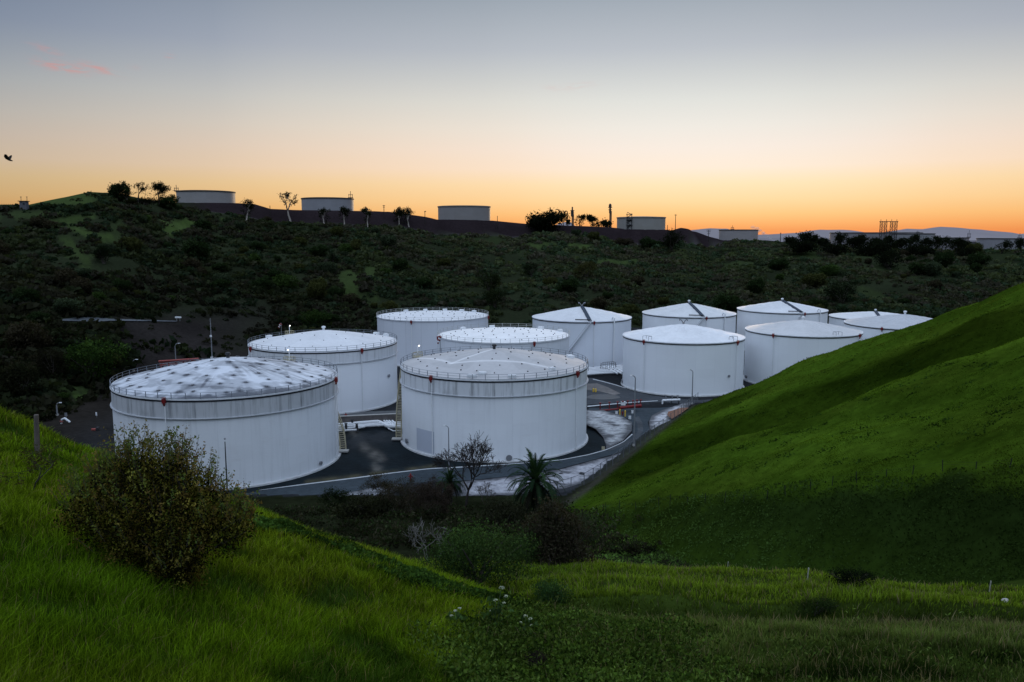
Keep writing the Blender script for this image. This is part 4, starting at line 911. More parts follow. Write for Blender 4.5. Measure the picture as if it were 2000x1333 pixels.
def rack(px0, py0, px1, py1, Y, label, mats):
    a = at_y(px0, py0, Y); b_ = at_y(px1, py1, Y); z0 = 0
    r = thing('pipe_rack', (a[0], Y, 0), label, 'pipe rack'); L = b_[0]-a[0]
    for i, mt in enumerate(mats):
        mb = MB(); mb.tube([(0, i*.5, a[2]-i*.45), (L, i*.5, b_[2]-i*.45)], .26, 8); mb.build('pipe', M[mt], r)
    mb = MB(); mb.box((L/2, .6, (a[2]+b_[2])/2-1.3), (L, .3, .35), 0, -math.atan2(b_[2]-a[2], L)); mb.build('beam', M['reddull'], r)
    for f in np.linspace(.03, .97, 6): mb = MB(); zz = a[2]*(1-f)+b_[2]*f; mb.box((L*f, .6, zz/2), (.22, .22, zz)); mb.build('leg', M['reddull'], r)
rack(310, 706, 388, 701, 240, 'red painted pipe rack seen over the roof of the stained front left tank', ('reddull', 'reddull', 'white'))
o = at_z(121, 828, 0); r = thing('pipe_outlet', (o[0], o[1], 0), 'white bent pipe with a red flange beside the curved lamp on the left', 'pipe outlet')
mb = MB(); k = mpp(o); mb.tube([(-1*k, 0, 0), (0, 0, 8*k), (6*k, 0, 11*k), (16*k, 0, 3*k)], 2.1*k, 8); mb.build('pipe', M['white'], r, True); mb = MB(); mb.tube([(-.6*k, 0, 4*k), (-.3*k, 0, 5.4*k)], 3*k, 10); mb.build('flange', M['reddull'], r)
o = at_z(187, 841, 0); k = mpp(o); r = thing('pump', (o[0], o[1], 0), 'small dark pump with a dull red body on the dirt yard left of the tank', 'pump')
mb = MB(); mb.box((-3*k, 0, 2*k), (8*k, 6*k, 3*k)); mb.tube([(-8*k, 0, 2*k), (-5*k, 0, 3*k)], 1.4*k, 8); mb.build('body', M['reddull'], r); mb = MB(); mb.box((4*k, 0, 3.5*k), (5*k, 6*k, 6*k)); mb.build('motor', M['darkmetal'], r)
# lamps, masts ------------------------------------------------------------
def lamp(px, top, Y, arm, label, base=None, thick=.09, lens='steel'):
    p = at_y(px, top, Y); z0 = T1z(p[0], Y); hh = p[2]-z0; r = thing('lamp_post', (p[0], Y, z0), label, 'lamp post', 'yard lamp posts')
    k = mpp(p); mb = MB(); A = arm*10*k
    mb.tube([(0, 0, 0), (0, 0, hh*.5), (0, 0, hh-5*k), (A*.12, 0, hh-2.5*k), (A*.35, 0, hh-.6*k), (A*.65, 0, hh)], [thick*1.3, thick*1.1, thick*.9, thick*.8, thick*.7, thick*.6], 7); mb.build('pole', M[lens], r, True)
    mb = MB(); mb.box((A*.82, 0, hh+.02), (abs(A)*.42, .3, .16)); mb.build('lamp_head', M['white' if lens == 'steel' else 'steel'], r)
    mb = MB(); mb.box((0, 0, .2), (.5, .5, .4)); mb.build('footing', M['concrete'], r); return r
lamp(110, 787, 184, 1, 'curved lamp post beside the white bent pipe, left of the stained tank', thick=.16); lamp(259, 702.5, 236, 1, 'curved lamp post whose top shows over the left end of the stained roof', thick=.14); lamp(341.5, 671, 256, 1, 'lamp post standing behind the red pipe rack', thick=.14)
lamp(1241, 734, 155.5, -1, 'tall thin lamp post on the road bend beside the red manifold', thick=.12); lamp(1353.5, 722.5, 197, -1, 'lamp post at the top end of the wire mesh fence', thick=.12); lamp(876, 832, 139.5, -1, 'lamp post in front of the centre tank, seen through the bare tree', thick=.09); lamp(1149, 703, 240, -1, 'small lamp post behind the right edge of the centre tank', thick=.1)
p = at_y(439, 857, 121); mb = MB(); z0 = T1z(p[0], 121); hh = p[2]-z0; r = thing('slim_pole', (p[0], 121, z0), 'thin dark pole with a small tip in front of the stained tank', 'pole')
mb.tube([(0, 0, 0), (0, 0, hh-.5)], [.14, .07], 6); mb.build('pole', M['darkmetal'], r); mb = MB(); mb.sphere((0, 0, hh-.05), .16, 8, 4); mb.build('tip', M['steel'], r)
p = at_y(410.5, 622, 268); z0 = T1z(p[0], 268); hh = p[2]-z0; r = thing('mast', (p[0], 268, z0), 'tall pale mast rising behind the roof of the stained tank', 'mast'); mb = MB(); mb.tube([(0, 0, 0), (0, 0, hh)], [.24, .15], 7); mb.build('pole', M['steel'], r)
mb = MB(); mb.box((0, -.2, hh*.58), (.6, .4, .7)); mb.build('box', M['white'], r); mb = MB(); mb.box((0, -.2, hh*.06), (.7, .5, .9)); mb.build('cabinet', M['white'], r)
for px, lab in ((345.5, 'bright white floodlight on the dirt slope, left one of two'), (351.5, 'bright white floodlight on the dirt slope, right one of two')):
    p = G(px, 628, 150); r = thing('floodlight', p, lab, 'floodlight', 'floodlights'); mb = MB(); mb.tube([(0, 0, 0), (0, 0, 1.2)], .1, 5); mb.build('post', M['steel'], r); mb = MB(); mb.box((0, 0, 1.5), (1.1, .4, .6)); mb.build('lamp_head', M['white'], r)
def windsock(px, top, Y, dpx, label):
    p = at_y(px, top, Y); z0 = T1z(p[0], Y); k = mpp(p); hh = p[2]-z0; r = thing('windsock', (p[0], Y, z0), label, 'windsock', 'windsocks')
    mb = MB(); mb.tube([(0, 0, 0), (0, 0, hh+.3)], .07, 5); mb.build('pole', M['steel'], r)
    a = np.array([0, -.1, hh]); b_ = np.array([dpx[0]*k, -.1, hh-dpx[1]*k])
    for i in range(5):
        q0, q1 = a+(b_-a)*i/5, a+(b_-a)*(i+1)/5; mb = MB(); mb.tube([q0, q1], [.42-.05*i, .37-.05*i], 8); mb.build('sleeve_band', M['red' if i % 2 == 0 else 'white'], r)
windsock(549, 633, 226, (-5, 8), 'red and white windsock above the back rim of the second left tank'); windsock(860, 657, 199.5, (-5, 15), 'red and white windsock hanging at the left edge of the bright flat roof')
# fences --------------------------------------------------------------------
FP = [(1060, 968), (1104, 957), (1147, 945), (1170, 931), (1193, 914.5), (1217, 896), (1248, 876), (1290, 845), (1330, 814), (1350, 792), (1363, 780)]
pts = [at_z(a, b_, .35) for a, b_ in FP]; o = pts[4]; r = thing('mesh_fence', (o[0], o[1], 0), 'chain link fence climbing between the white bank and the grassy right hill', 'fence')
seg = [np.hypot(*(pts[i+1]-pts[i])[:2]) for i in range(len(pts)-1)]; cum = np.concatenate([[0], np.cumsum(seg)]); Pa = np.array(pts); HF = 2.1
n = int(cum[-1]/3.0); pv = []
for d in np.linspace(0, cum[-1], n+1):
    x, y = np.interp(d, cum, Pa[:, 0]), np.interp(d, cum, Pa[:, 1]); pv.append(np.array([x, y, T1z(x, y)])-[o[0], o[1], 0])
for q in pv: mb = MB(); mb.tube([q, q+[0, 0, HF+.1]], .06, 5); mb.build('post', M['fencesteel'], r)
V = []; 
for q in pv: V += [q+[0, 0, .02], q+[0, 0, HF]]
mb = MB(); mb.add(V, [(2*i, 2*i+2, 2*i+3, 2*i+1) for i in range(len(pv)-1)]); mb.build('mesh_panel', M['mesh'], r)
mb = MB(); mb.tube([q+[0, 0, HF] for q in pv], .045, 4); mb.build('top_rail', M['fencesteel'], r)
strip_pts = [(q[0]+o[0], q[1]+o[1]) for q in pv]
PXF = [(1165, 1003), (1183, 1001), (1209, 1000), (1242, 996), (1286, 990), (1308, 989), (1343, 985), (1377, 984), (1415, 983), (1453, 982), (1498, 977), (1534, 970), (1583, 957), (1625, 949), (1673, 944), (1731, 932), (1782, 928), (1841, 921), (1906, 917), (1972, 914)]
q0 = G(1498, 977, 40); r = thing('wire_fence', q0, 'post and wire fence along the brow of the grassy right hill', 'fence')
prev = None; tops = []
for k, (a, b_) in enumerate(PXF):
    p = G(a, b_, 35)-q0; hh = (15+4*((k*7) % 3))*mpp(p+q0); lx = ((k*37) % 11-5)*.02
    mb = MB(); mb.tube([p-[0, 0, .1], p+[lx, 0, hh]], .032, 5); mb.build('post', M['fencemetal'], r); tops.append(p+[lx*.8, 0, hh*.85])
mb = MB()
for f in (1.0, .6):
    mb.tube([t_*[1, 1, 1]-[0, 0, (1-f)*.5] for t_ in tops], .006, 3)
mb.build('wire', M['fencemetal'], r)
M['stake'] = simple('dull_white_stake', (.30, .30, .26), .8, .35, 6)
def stake(px, top, bot, label, t0=30, w=.035):
    p = G(px, bot, t0); hh = (bot-top)*mpp(p); mb = MB(); mb.box((0, 0, hh/2-.05), (w*1.5, w*.8, hh+.1)); mb.box((0, -.01, hh*.86), (w*1.7, w, hh*.16)); ob = mb.build('marker_stake', M['stake']); ob.location = tuple(p); ob.rotation_euler = (0, .06, .3); tag(ob, label, 'marker stake', 'white marker stakes')
stake(1421, 1097, 1112, 'short white marker stake on the dark bank, left of the other two'); stake(1577, 1108, 1133, 'tallest white marker stake, beside the dark hollow under the bank'); stake(1932.5, 1134, 1156, 'white marker stake near the pale boulder at the right')
p = G(1963, 1177, 20); mb = MB(); k = mpp(p); mb.sphere((0, 0, 3*k), 7*k, 14, 9, (1, .8, .7)); mb.v = [(x*(1+.12*math.sin(9*y/k+x)), y, z*(1+.1*math.cos(3*x/k))) for x, y, z in mb.v]; ob = mb.build('boulder', simple('pale_stone', (.42, .40, .37), .9, .3, 6, bump=.4), None, True); ob.location = tuple(p); tag(ob, 'pale rounded boulder in the grass near the right edge', 'boulder')
p = G(74, 893, 15); k = mpp(p); r = thing('fence_post', p, 'weathered square wooden post leaning slightly on the left grass crest', 'fence post')
mb = MB(); hh = 84*k; mb.tube([(-.02, 0, -.2), (.02, 0, hh*.5), (.055, 0, hh)], [5*k, 4.6*k, 4.4*k], 6); mb.build('post', M['post'], r)
mb = MB(); mb.tube([(.04-4.6*k, -4*k, hh*.8), (.06+4.8*k, -4.4*k, hh*.82)], .006, 3); mb.build('wire', M['darkmetal'], r)
for (px, top, bot, lab) in ((1174, 1000, 1012, None),):
    a = G(1158, 995, 40); b_ = G(1169, 1006, 40); mb = MB(); mb.tube([a+[0, 0, .25]-a, b_-a+[0, 0, .05]], .05, 5); ob = mb.build('fallen_stick', M['deadwood']); ob.location = tuple(a); tag(ob, 'pale fallen stick lying below the hill fence', 'stick')
# ------------------------------------------------------------------ ridge furniture
def ridge_pole(px, top, bot, label, arms=(), head=None, Y=None, thick=.28):
    D = Y or float(far_params(np.array(px))[1])+16; a = at_y(px, bot, D); b_ = at_y(px, top, D); z0 = min(a[2], T1z(a[0], D)); r = thing('utility_pole', (a[0], D, z0), label, 'utility pole', 'poles on the ridge'); hh = b_[2]-z0; k = mpp(a)
    mb = MB(); mb.tube([(0, 0, 0), (0, 0, hh)], [thick*1.2, thick*.8], 6); mb.build('pole', M['barkdark'], r)
    for f, w in arms: mb = MB(); mb.box((0, 0, hh-f*k), (w*k, .3, .35)); mb.build('crossarm', M['barkdark'], r)
    if head: mb = MB(); mb.box((head*k, 0, hh), (3*k, .5, .4)); mb.build('lamp_head', M['darkmetal'], r)
ridge_pole(750, 401, 416, 'utility pole with crossarms on the skyline between two small trees', ((1, 5), (4, 4))); ridge_pole(830, 413, 428, 'slim lamp pole on the skyline left of the lone middle tank', ((1, 3),), 1.0); ridge_pole(971.5, 422, 433, 'short pole on the skyline right of the lone middle tank'); ridge_pole(1319, 419, 446, 'tall pole with one crossarm right of the tank with a stair tower', ((1.5, 5),)); ridge_pole(1303.5, 440, 451, 'short dark pole close to the right side of the stair tower tank'); ridge_pole(1383.5, 449, 473, 'pole with three crossarms left of the small rusty tank', ((1, 9), (4, 8), (8, 6))); ridge_pole(1524, 455, 472, 'pole at the left end of the dark tree row', ((1, 3),)); ridge_pole(527.5, 402, 411, 'short thin pole on the dark skyline left of the pale trunked eucalyptus'); ridge_pole(1100.5, 428, 443, 'thin pole on the skyline right of the big dark bush', ((1, 2),)); ridge_pole(251, 363, 385, 'thin pole standing between the skyline trees on the left'); ridge_pole(1595, 458, 480, 'thin pole sticking up from the left part of the tree row')
def flare(px, top, bot, prof, label, Y):
    a = at_y(px, bot, Y); k = mpp(a); r = thing('flare_stack', (a[0], Y, a[2]-4), label, 'flare stack', 'flare stacks'); hh = (bot-top)*k+4
    mb = MB(); mb.lathe([(w*k/2, hh-d*k if d < 100 else 0) for d, w in prof][::-1] + [(.01, hh)], 10); mb.build('stack', M['darkmetal'], r)
    for d, w in ((6.5, 8), (11, 7)): mb = MB(); mb.tube([(0, 0, hh-d*k), (0, 0, hh-d*k-.6)], w*k/2, 8); mb.build('platform', M['darkmetal'], r)
    mb = MB(); mb.tube([(2.4*k, 0, 0), (2.4*k, 0, hh-14*k)], .5, 6); mb.build('riser_pipe', M['darkmetal'], r)
flare(1117.5, 405, 442, ((0, 2.6), (6, 2.8), (7, 5.5), (18, 5.5), (19, 2.4), (200, 2.4)), 'shorter flare stack with a thick collar, left of the skyline trees', 700); flare(1191, 399, 450, ((0, 3.2), (1, 3.2), (2, 5.5), (6, 5.5), (7, 3.4), (17, 4.4), (18, 3.4), (19, 2.6), (200, 2.6)), 'taller flare stack just left of the tank with the stair tower', 720)
D = 760; a = at_y(1733, 490, D); k = mpp(a); r = thing('lattice_gantry', (a[0], D, a[2]-6), 'dark steel lattice gantry of two towers joined by a beam above the trees', 'gantry'); hh = (490-434)*k+6
for cx in (-10.5, 9.5):
    mb = MB(); w = 4.6*k; X0 = cx*k
    for dx in (-w, w):
        for dy in (-w, w): mb.tube([(X0+dx*1.05, dy, 0), (X0+dx, dy, hh)], .26, 4)
    nb = 8
    for i in range(nb):
        z0, z1 = hh*i/nb, hh*(i+1)/nb
        for (ax, ay), (bx, by) in (((-w, -w), (w, -w)), ((w, -w), (w, w)), ((w, w), (-w, w)), ((-w, w), (-w, -w))):
            mb.tube([(X0+ax, ay, z0), (X0+bx, by, z1)], .15, 3); mb.tube([(X0+bx, by, z0), (X0+ax, ay, z1)], .15, 3); mb.tube([(X0+ax, ay, z1), (X0+bx, by, z1)], .13, 3)
    mb.build('tower', M['darkmetal'], r)
mb = MB(); mb.box((-.5*k, 0, hh+.3*k), (34*k, 3, 1.2*k))
for dx in (-16, -5, 5, 15): mb.tube([(dx*k, 0, hh), (dx*k, 0, hh+4.5*k)], .22, 4)
mb.build('beam', M['darkmetal'], r)
D = 433; a = at_y(47.5, 405, D); k = mpp(a); r = thing('guard_hut', (a[0], D, a[2]-1.5), 'small dark hut with thin antennas on the far left skyline', 'hut'); hh = 11*k+1.5
mb = MB(); mb.box((0, 0, hh/2), (13*k, 9*k, hh)); mb.build('wall', simple('hut_wall', (.10, .10, .12), .8, .3, .6), r); mb = MB(); mb.box((0, 0, hh+.12), (17*k, 12*k, .35)); mb.build('roof', M['darkmetal'], r)
mb = MB(); mb.box((2*k, -4.6*k, hh*.7), (3.4*k, .1, 3*k)); mb.build('window', M['black'], r)
for dx in (-6, -4.5, 5.5, 7): mb = MB(); mb.tube([(dx*k, 0, hh+.2), (dx*k, 0, hh+9*k)], .07, 4); mb.box((dx*k, 0, hh+8.6*k), (1.2*k, .15, .3)); mb.build('antenna', M['darkmetal'], r)
D = 436; a = at_y(0, 403, D); r = thing('skyline_fence', (a[0], D, a[2]-1), 'low wire fence along the far left skyline', 'fence')
for i in range(12): x = (-8+i*3.6)*k; mb = MB(); mb.tube([(x, 0, 0), (x, 0, 4.5*k+1)], .06, 4); mb.build('post', M['darkmetal'], r)
mb = MB(); mb.tube([(-8*k, 0, 3.8*k+1), (32*k, 0, 3.0*k+1)], .04, 3); mb.build('wire', M['darkmetal'], r)
def container(px, py, wpx, hpx, mat, label):
    D = 690; a = at_y(px, py, D); k = mpp(a); w, h_ = wpx*k, hpx*k; r = thing('container', (a[0], D, a[2]), label, 'container', 'containers below the small rusty tank')
    mb = MB(); n = 14
    for i in range(n): mb.box((-w/2+w*(i+.5)/n, .04 if i % 2 else 0, h_/2), (w/n, 2.6, h_))
    mb.build('body', M[mat], r); mb = MB(); mb.box((0, 0, h_+.06), (w+.1, 2.8, .14)); mb.build('roof', M[mat], r)
container(1471.5, 479, 11, 4.2, 'white', 'white container below the small rusty tank on the ridge'); container(1463.4, 479, 4, 4, 'blue', 'blue container left of the white one on the ridge'); container(1485, 479.5, 9, 3.6, 'yellow', 'yellow container right of the white one on the ridge'); container(1456, 477, 6, 4.5, 'white', 'short white container leftmost in the small row on the ridge')
# steam plume
D = 1100; a = at_y(1512, 468, D); k = mpp(a); mb = MB()
for i in range(26):
    f = i/25; mb.sphere(((-4-38*f**1.1+random.gauss(0, 1.5))*k, random.gauss(0, 2), (-2+24*f**.8+random.gauss(0, 1.2+1.5*f))*k), (1.2+2.8*f)*k*random.uniform(.7, 1.2), 8, 6, (1.4, 1, .7))
ob = mb.build('steam_plume', M['steam'], None, True); ob.location = tuple(a); tag(ob, 'thin drifting white steam plume right of the small rusty tank', 'steam plume')
# bird
p = at_y(16, 312, 55); k = mpp(p); r = thing('bird', p, 'dark soaring bird with raised wing at the far left of the sky', 'bird')
mb = MB(); mb.tube([(-5.5*k, 0, 1.5*k), (-3*k, 0, .9*k), (0, 0, 0), (4*k, 0, -1.2*k), (6.5*k, 0, -2.2*k), (8*k, 0, -2.6*k)], [.3*k, .8*k, 1.7*k, 1.9*k, 1.2*k, .5*k], 8); mb.sphere((7.6*k, 0, -2.4*k), 1.0*k, 8, 6); mb.tube([(8.2*k, 0, -2.5*k), (9.6*k, 0, -2.8*k)], [.4*k, .1*k], 5); mb.build('body', M['feather'], r, True)
for s_, nm in ((1, 1), (-1, .9)):
    V = [(-3*k, s_*.8*k, 0), (3.6*k, s_*.8*k, -.6*k), (4.2*k, s_*5*k, 4.5*k), (3.2*k, s_*8*k, 8*k), (1.6*k, s_*9.4*k, 9.6*k), (.2*k, s_*9*k, 8.6*k), (-1.2*k, s_*9.4*k, 9*k), (-2.2*k, s_*8*k, 7*k), (-3.8*k, s_*7*k, 6*k), (-4.4*k, s_*4*k, 3*k)]
    mb = MB(); mb.add(V, [(0, 1, 2, 9), (9, 2, 3, 8), (8, 3, 7), (7, 3, 5, 6), (5, 3, 4)]); mb.build('wing', M['feather'], r)
mb = MB(); mb.add([(-4*k, -.6*k, 1.2*k), (-4*k, .6*k, 1.2*k), (-9*k, 1.5*k, 2.0*k), (-9.4*k, 0, 2.1*k), (-9*k, -1.5*k, 2.0*k)], [(0, 1, 2, 3, 4)]); mb.build('tail', M['feather'], r)
S.cycles.max_bounces = 5; S.cycles.diffuse_bounces = 3; S.cycles.glossy_bounces = 2; S.cycles.transparent_max_bounces = 12; S.cycles.caustics_reflective = False; S.cycles.caustics_refractive = False
# ================================================================== vegetation
def polar_pts(n, r0, r1, a0, a1, pw=1.0):
    r = np.exp(rng.uniform(math.log(r0), math.log(r1), n)) if pw == 1.0 else r0*(r1/r0)**(rng.random(n)**pw)
    a = np.radians(rng.uniform(a0, a1, n)); return r*np.sin(a), r*np.cos(a)
def blade_obj(name, P, h, w, col, lean=.35, tip=1.3, bias=(0, 0), label=None):
    V, q, t, c = blades(P, h, w, col, lean, tip, bias)
    o = np_mesh(name, V, [q, t], M['blade'], col=np.clip(c, 0, 1)); tag(o, label, 'grass', kind='stuff'); return o
def regions(x, y):
    left, fl, rz, s, q, v = comps(x, y)
    isl = (left > fl) & (left > rz); isf = (fl >= left) & (fl > rz-.3) & (y < 46.5); isr = (rz >= fl) & (rz > left) & (rz > .05)
    return isl, isf, isr, s, q, v
# --- foreground hill grass
x, y = polar_pts(470000, 4.5, 46, -44, 16); isl, isf, isr, s, q, v = regions(x, y)
yc = 26.5-.28*(np.clip(x, -45, 6)+2.7); k = isl & (y < yc+9); x, y = x[k], y[k]; r = np.hypot(x, y)
n1 = fbm(x*.7, y*.7, 3, 81); n2 = fbm(x*.16, y*.16, 3, 82); n3 = fbm(x*2.2, y*2.2, 2, 83)
k = rng.random(len(x)) < .35+1.1*np.clip(n1-.15, 0, 1); x, y, r, n1, n2, n3 = (a[k] for a in (x, y, r, n1, n2, n3))
z = terrain(x, y)
c0 = np.array([.082, .150, .007]); c1 = np.array([.105, .150, .010]); c2 = np.array([.024, .056, .007])
t_ = np.clip((n2-.38)*3.2, 0, 1)[:, None]; sws = fbm((x*.6+y*.8)*.55, (x*.8-y*.6)*.14, 3, 89)
u_ = np.clip((.46-n1)*4+np.clip((.47-sws)*5, 0, 1), 0, 1)[:, None]
col = (c0*(1-t_)+c1*t_)*(1-u_*.85)+c2*u_*.85
col = col*(.45+1.25*rng.random(len(x))**1.4)[:, None]*(.5+1.0*n3)[:, None]
dry = rng.random(len(x)) < .05; col[dry] = np.array([.20, .17, .07])*(.5+.6*rng.random(dry.sum()))[:, None]
h = (.10+.32*n1+.12*rng.random(len(x)))*np.clip(1.2-.006*r, .8, 1.2)
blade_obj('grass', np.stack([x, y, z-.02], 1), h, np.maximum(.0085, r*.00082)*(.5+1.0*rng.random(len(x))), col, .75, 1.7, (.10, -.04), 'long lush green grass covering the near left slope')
# --- flat grass on the right
x, y = polar_pts(330000, 9, 47, -8, 44); isl, isf, isr, s, q, v = regions(x, y)
k = isf; x, y = x[k], y[k]; r = np.hypot(x, y); z = terrain(x, y)
n1 = fbm(x*.5, y*.8, 3, 84); n2 = fbm(x*.12, y*.3, 3, 85); n3 = fbm(x*1.5, y*1.5, 2, 86)
brs = np.exp(-((y-24.3-.6*np.sin(x*.25)+.05*np.clip(x-6, 0, 30))/1.5)**2)*(1-sstep(13, 20, x)); k = (rng.random(len(x)) < .3+1.2*np.clip(n1-.1, 0, 1))
wv_ = .5+.5*np.sin((y-36.2)*1.25+.04*x)
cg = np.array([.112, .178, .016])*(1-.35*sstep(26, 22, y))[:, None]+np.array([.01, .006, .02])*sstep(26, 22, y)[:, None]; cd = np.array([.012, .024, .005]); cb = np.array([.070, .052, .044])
dk = np.clip(.44-1.1*tw(x, y)+.7*(n2-.5)+1.7*(fbm(x*.55, y*1.0, 3, 121)-.5)+.35*sstep(19, 16, y), 0, 1)[:, None]  # light bench tops and shaded troughs painted into the blade colour
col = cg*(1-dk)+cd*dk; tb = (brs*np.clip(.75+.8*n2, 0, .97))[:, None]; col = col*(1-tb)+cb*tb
col = col*(.5+1.0*rng.random(len(x)))[:, None]*(.55+.9*n3)[:, None]
dry = rng.random(len(x)) < .06; col[dry] = np.array([.17, .15, .085])*(.5+.6*rng.random(dry.sum()))[:, None]
h = (.10+.26*n1)*(.6+.8*rng.random(len(x)))*(1+.6*brs)*(1-.4*np.clip(-tw(x, y), 0, 1))*np.where(dry, 1.5, 1)
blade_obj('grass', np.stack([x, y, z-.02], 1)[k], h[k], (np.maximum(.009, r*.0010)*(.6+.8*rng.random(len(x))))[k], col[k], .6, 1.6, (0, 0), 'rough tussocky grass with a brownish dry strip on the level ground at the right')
# --- short turf of the right hill, in terracettes
x, y = polar_pts(440000, 28, 240, 0, 47); isl, isf, isr, s, q, v = regions(x, y)
k = isr & (q+5*(fbm(x*.25, y*.25, 3, 49)-.5) > -1.6-7*(1-sstep(8, 22, x+.25*(y-60)))) & (v < 22) & (s > 2.0); x, y = x[k], y[k]; r = np.hypot(x, y); left, fl, rz, s, q, v = comps(x, y)
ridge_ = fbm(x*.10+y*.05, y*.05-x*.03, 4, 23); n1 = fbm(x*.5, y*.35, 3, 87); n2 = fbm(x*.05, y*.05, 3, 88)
k = rng.random(len(x)) < np.clip(.10+1.7*(n1-.25), .05, 1); x, y, r, s, q, ridge_, n1, n2 = (a[k] for a in (x, y, r, s, q, ridge_, n1, n2))
z = terrain(x, y)
t_ = np.clip(1.9*(ridge_-.5)+.5, 0, 1)[:, None]  # turf lighter on ridges, darker in dips: relief shading put into colour
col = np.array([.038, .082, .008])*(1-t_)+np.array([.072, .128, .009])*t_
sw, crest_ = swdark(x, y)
drk = np.clip(.62*sw+.50*sstep(60, 95, x+.35*(70-y))*sstep(20, 0, q)+.35*sstep(10, 0, q)*sstep(15, 35, x), 0, .8)  # swale shade and the dim lower right painted into the turf colour
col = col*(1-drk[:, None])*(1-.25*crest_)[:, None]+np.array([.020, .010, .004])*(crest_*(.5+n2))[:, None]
yl = np.clip((n2-.45)*3, 0, 1)[:, None]; col = col*(1-yl*.6)+np.array([.062, .095, .012])*yl*.6
n4 = fbm((x*.9+y*.4)*.35, (y*.9-x*.4)*1.1, 4, 90)
col = col*(.5+1.0*rng.random(len(x)))[:, None]*np.clip(.25+1.5*n4, .3, 1.6)[:, None]*(.8+.4*n1)[:, None]
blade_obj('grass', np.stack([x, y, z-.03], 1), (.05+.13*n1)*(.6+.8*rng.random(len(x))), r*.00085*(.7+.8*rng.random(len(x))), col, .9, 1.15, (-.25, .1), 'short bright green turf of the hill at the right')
# --- dark hummocks dotted over the right hill
hx, hy = polar_pts(2200, 60, 215, 2, 44); isl, isf, isr, s, q, v = regions(hx, hy); k = isr & (q > 4) & (v < 6) & (s > 6); hx, hy = hx[k][:260], hy[k][:260]
P = []; C = []
for i_ in range(len(hx)):
    n = 26; rad = random.uniform(.3, .9); L = np.stack([hx[i_]+rng.normal(size=n)*rad*.9, hy[i_]+rng.normal(size=n)*rad*.9], 1); P.append(L); C.append(np.tile(np.array([.022, .048, .009])*random.uniform(.6, 1.6), (n, 1)))
P = np.concatenate(P); C = np.concatenate(C); z = terrain(P[:, 0], P[:, 1])
blade_obj('tussocks', np.column_stack([P, z-.03]), (.10+.16*rng.random(len(P))), .14+.12*rng.random(len(P)), C*(.6+.8*rng.random(len(P)))[:, None], 1.1, 1.1, (0, 0), 'dark grass tussocks scattered over the hill at the right')
x, y = polar_pts(60000, 100, 215, 8, 40); left, fl, rz, s, q, v = comps(x, y); k = (np.abs(v+1.5) < 4.5) & (s > 3) & (fbm(x*.35, y*.35, 3, 111) > .47); x, y = x[k], y[k]; z = terrain(x, y); n1 = fbm(x*.8, y*.8, 3, 112)
blade_obj('grass', np.stack([x, y, z-.03], 1), (.12+.55*n1)*(.5+rng.random(len(x))), .10+.12*rng.random(len(x)), np.array([.045, .075, .010])*(.4+1.1*n1)[:, None]*(.6+.8*rng.random(len(x)))[:, None], .6, 1.2, (0, 0), 'ragged longer grass along the crest of the hill at the right')
# --- coarse dark growth on the bank below the hill fence
x, y = polar_pts(300000, 30, 125, -1, 52); isl, isf, isr, s, q, v = regions(x, y); k = ((isr & (q+4*(fbm(x*.3, y*.3, 3, 48)-.5) < .6) & (q > -60)) | ((~isl) & (~isf) & (q < 1) & (x > .085*y) & (y > 40))); x, y, q = x[k], y[k], q[k]; r = np.hypot(x, y); z = terrain(x, y)
n1 = fbm(x*.6, y*.6, 3, 91); n2 = fbm(x*.13, y*.13, 3, 92); k = rng.random(len(x)) < np.clip(.15+1.6*(n1-.2), .05, 1)
lt = (1-sstep(10, 30, x+.25*(y-60)))[:, None]; edge_ = np.exp(-(q/1.2)**2)[:, None]
col = (np.array([.022, .041, .009])*(.5+1.1*n1)[:, None]+np.array([.014, .020, .002])*np.clip((n2-.5)*4, 0, 1)[:, None])*(.6+.8*rng.random(len(x)))[:, None]*(1+2.6*lt+.9*edge_)*(1-.5*sstep(18, 36, x))[:, None]  # light caught along the bank top and dim right end painted into colour
V, f, c = leaves(np.stack([x, y, z+.05+.35*n1*rng.random(len(x))], 1)[k], ((.08+.20*rng.random(len(x)))*np.clip(r/60, .8, 1.5))[k], col[k], .8, .5)
tag(np_mesh('bank_weeds', V, [f], M['leaf'], col=c), 'dark coarse weeds covering the steep bank below the hill fence', 'weeds', kind='stuff')
# --- broad leaved ground cover
def cover(name, pts, sz, hgt, cols, label, asp=.8, up=.9):
    x, y = pts[:, 0], pts[:, 1]; z = terrain(x, y); n = len(x); n1 = fbm(x*1.1, y*1.1, 3, 95); n2 = fbm(x*.35, y*.35, 2, 96); hh = hgt*(.2+1.1*n1)
    cols = np.array(cols); c = cols[rng.integers(0, len(cols), n)]*(.4+.9*n1)[:, None]*(.5+1.0*rng.random(n))[:, None]
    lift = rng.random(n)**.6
    c = c*(.45+.55*lift)[:, None]*np.clip(.15+1.7*n2, .2, 1.6)[:, None]  # low leaves and gaps darkened, shade put into the leaf colour
    V, f, c = leaves(np.stack([x, y, z+hh*lift], 1), sz*(.5+rng.random(n)), c, up, asp)
    return tag(np_mesh(name, V, [f], M['leaf'], col=c), label, 'ground cover', kind='stuff')
x, y = polar_pts(170000, 9, 27, -9, 44); k = (x > -1.2+.7*np.sin(y*.7)) & (fbm(x*.35, y*.35, 3, 97)+.60*np.exp(-((x-1.8)/3.4)**2)+.16*sstep(19, 15.5, y) > .64+.16*sstep(2, 8, x)+.14*rng.random(len(x))) & (y < 21.6-.12*x+1.5*np.exp(-((x-.5)/2.0)**2))
cover('leafy_ground_cover', np.stack([x, y], 1)[k], .075, .50, [(.052, .096, .014), (.038, .072, .011), (.072, .118, .022), (.020, .040, .008)], 'thick broad leaved green weeds in the middle foreground')
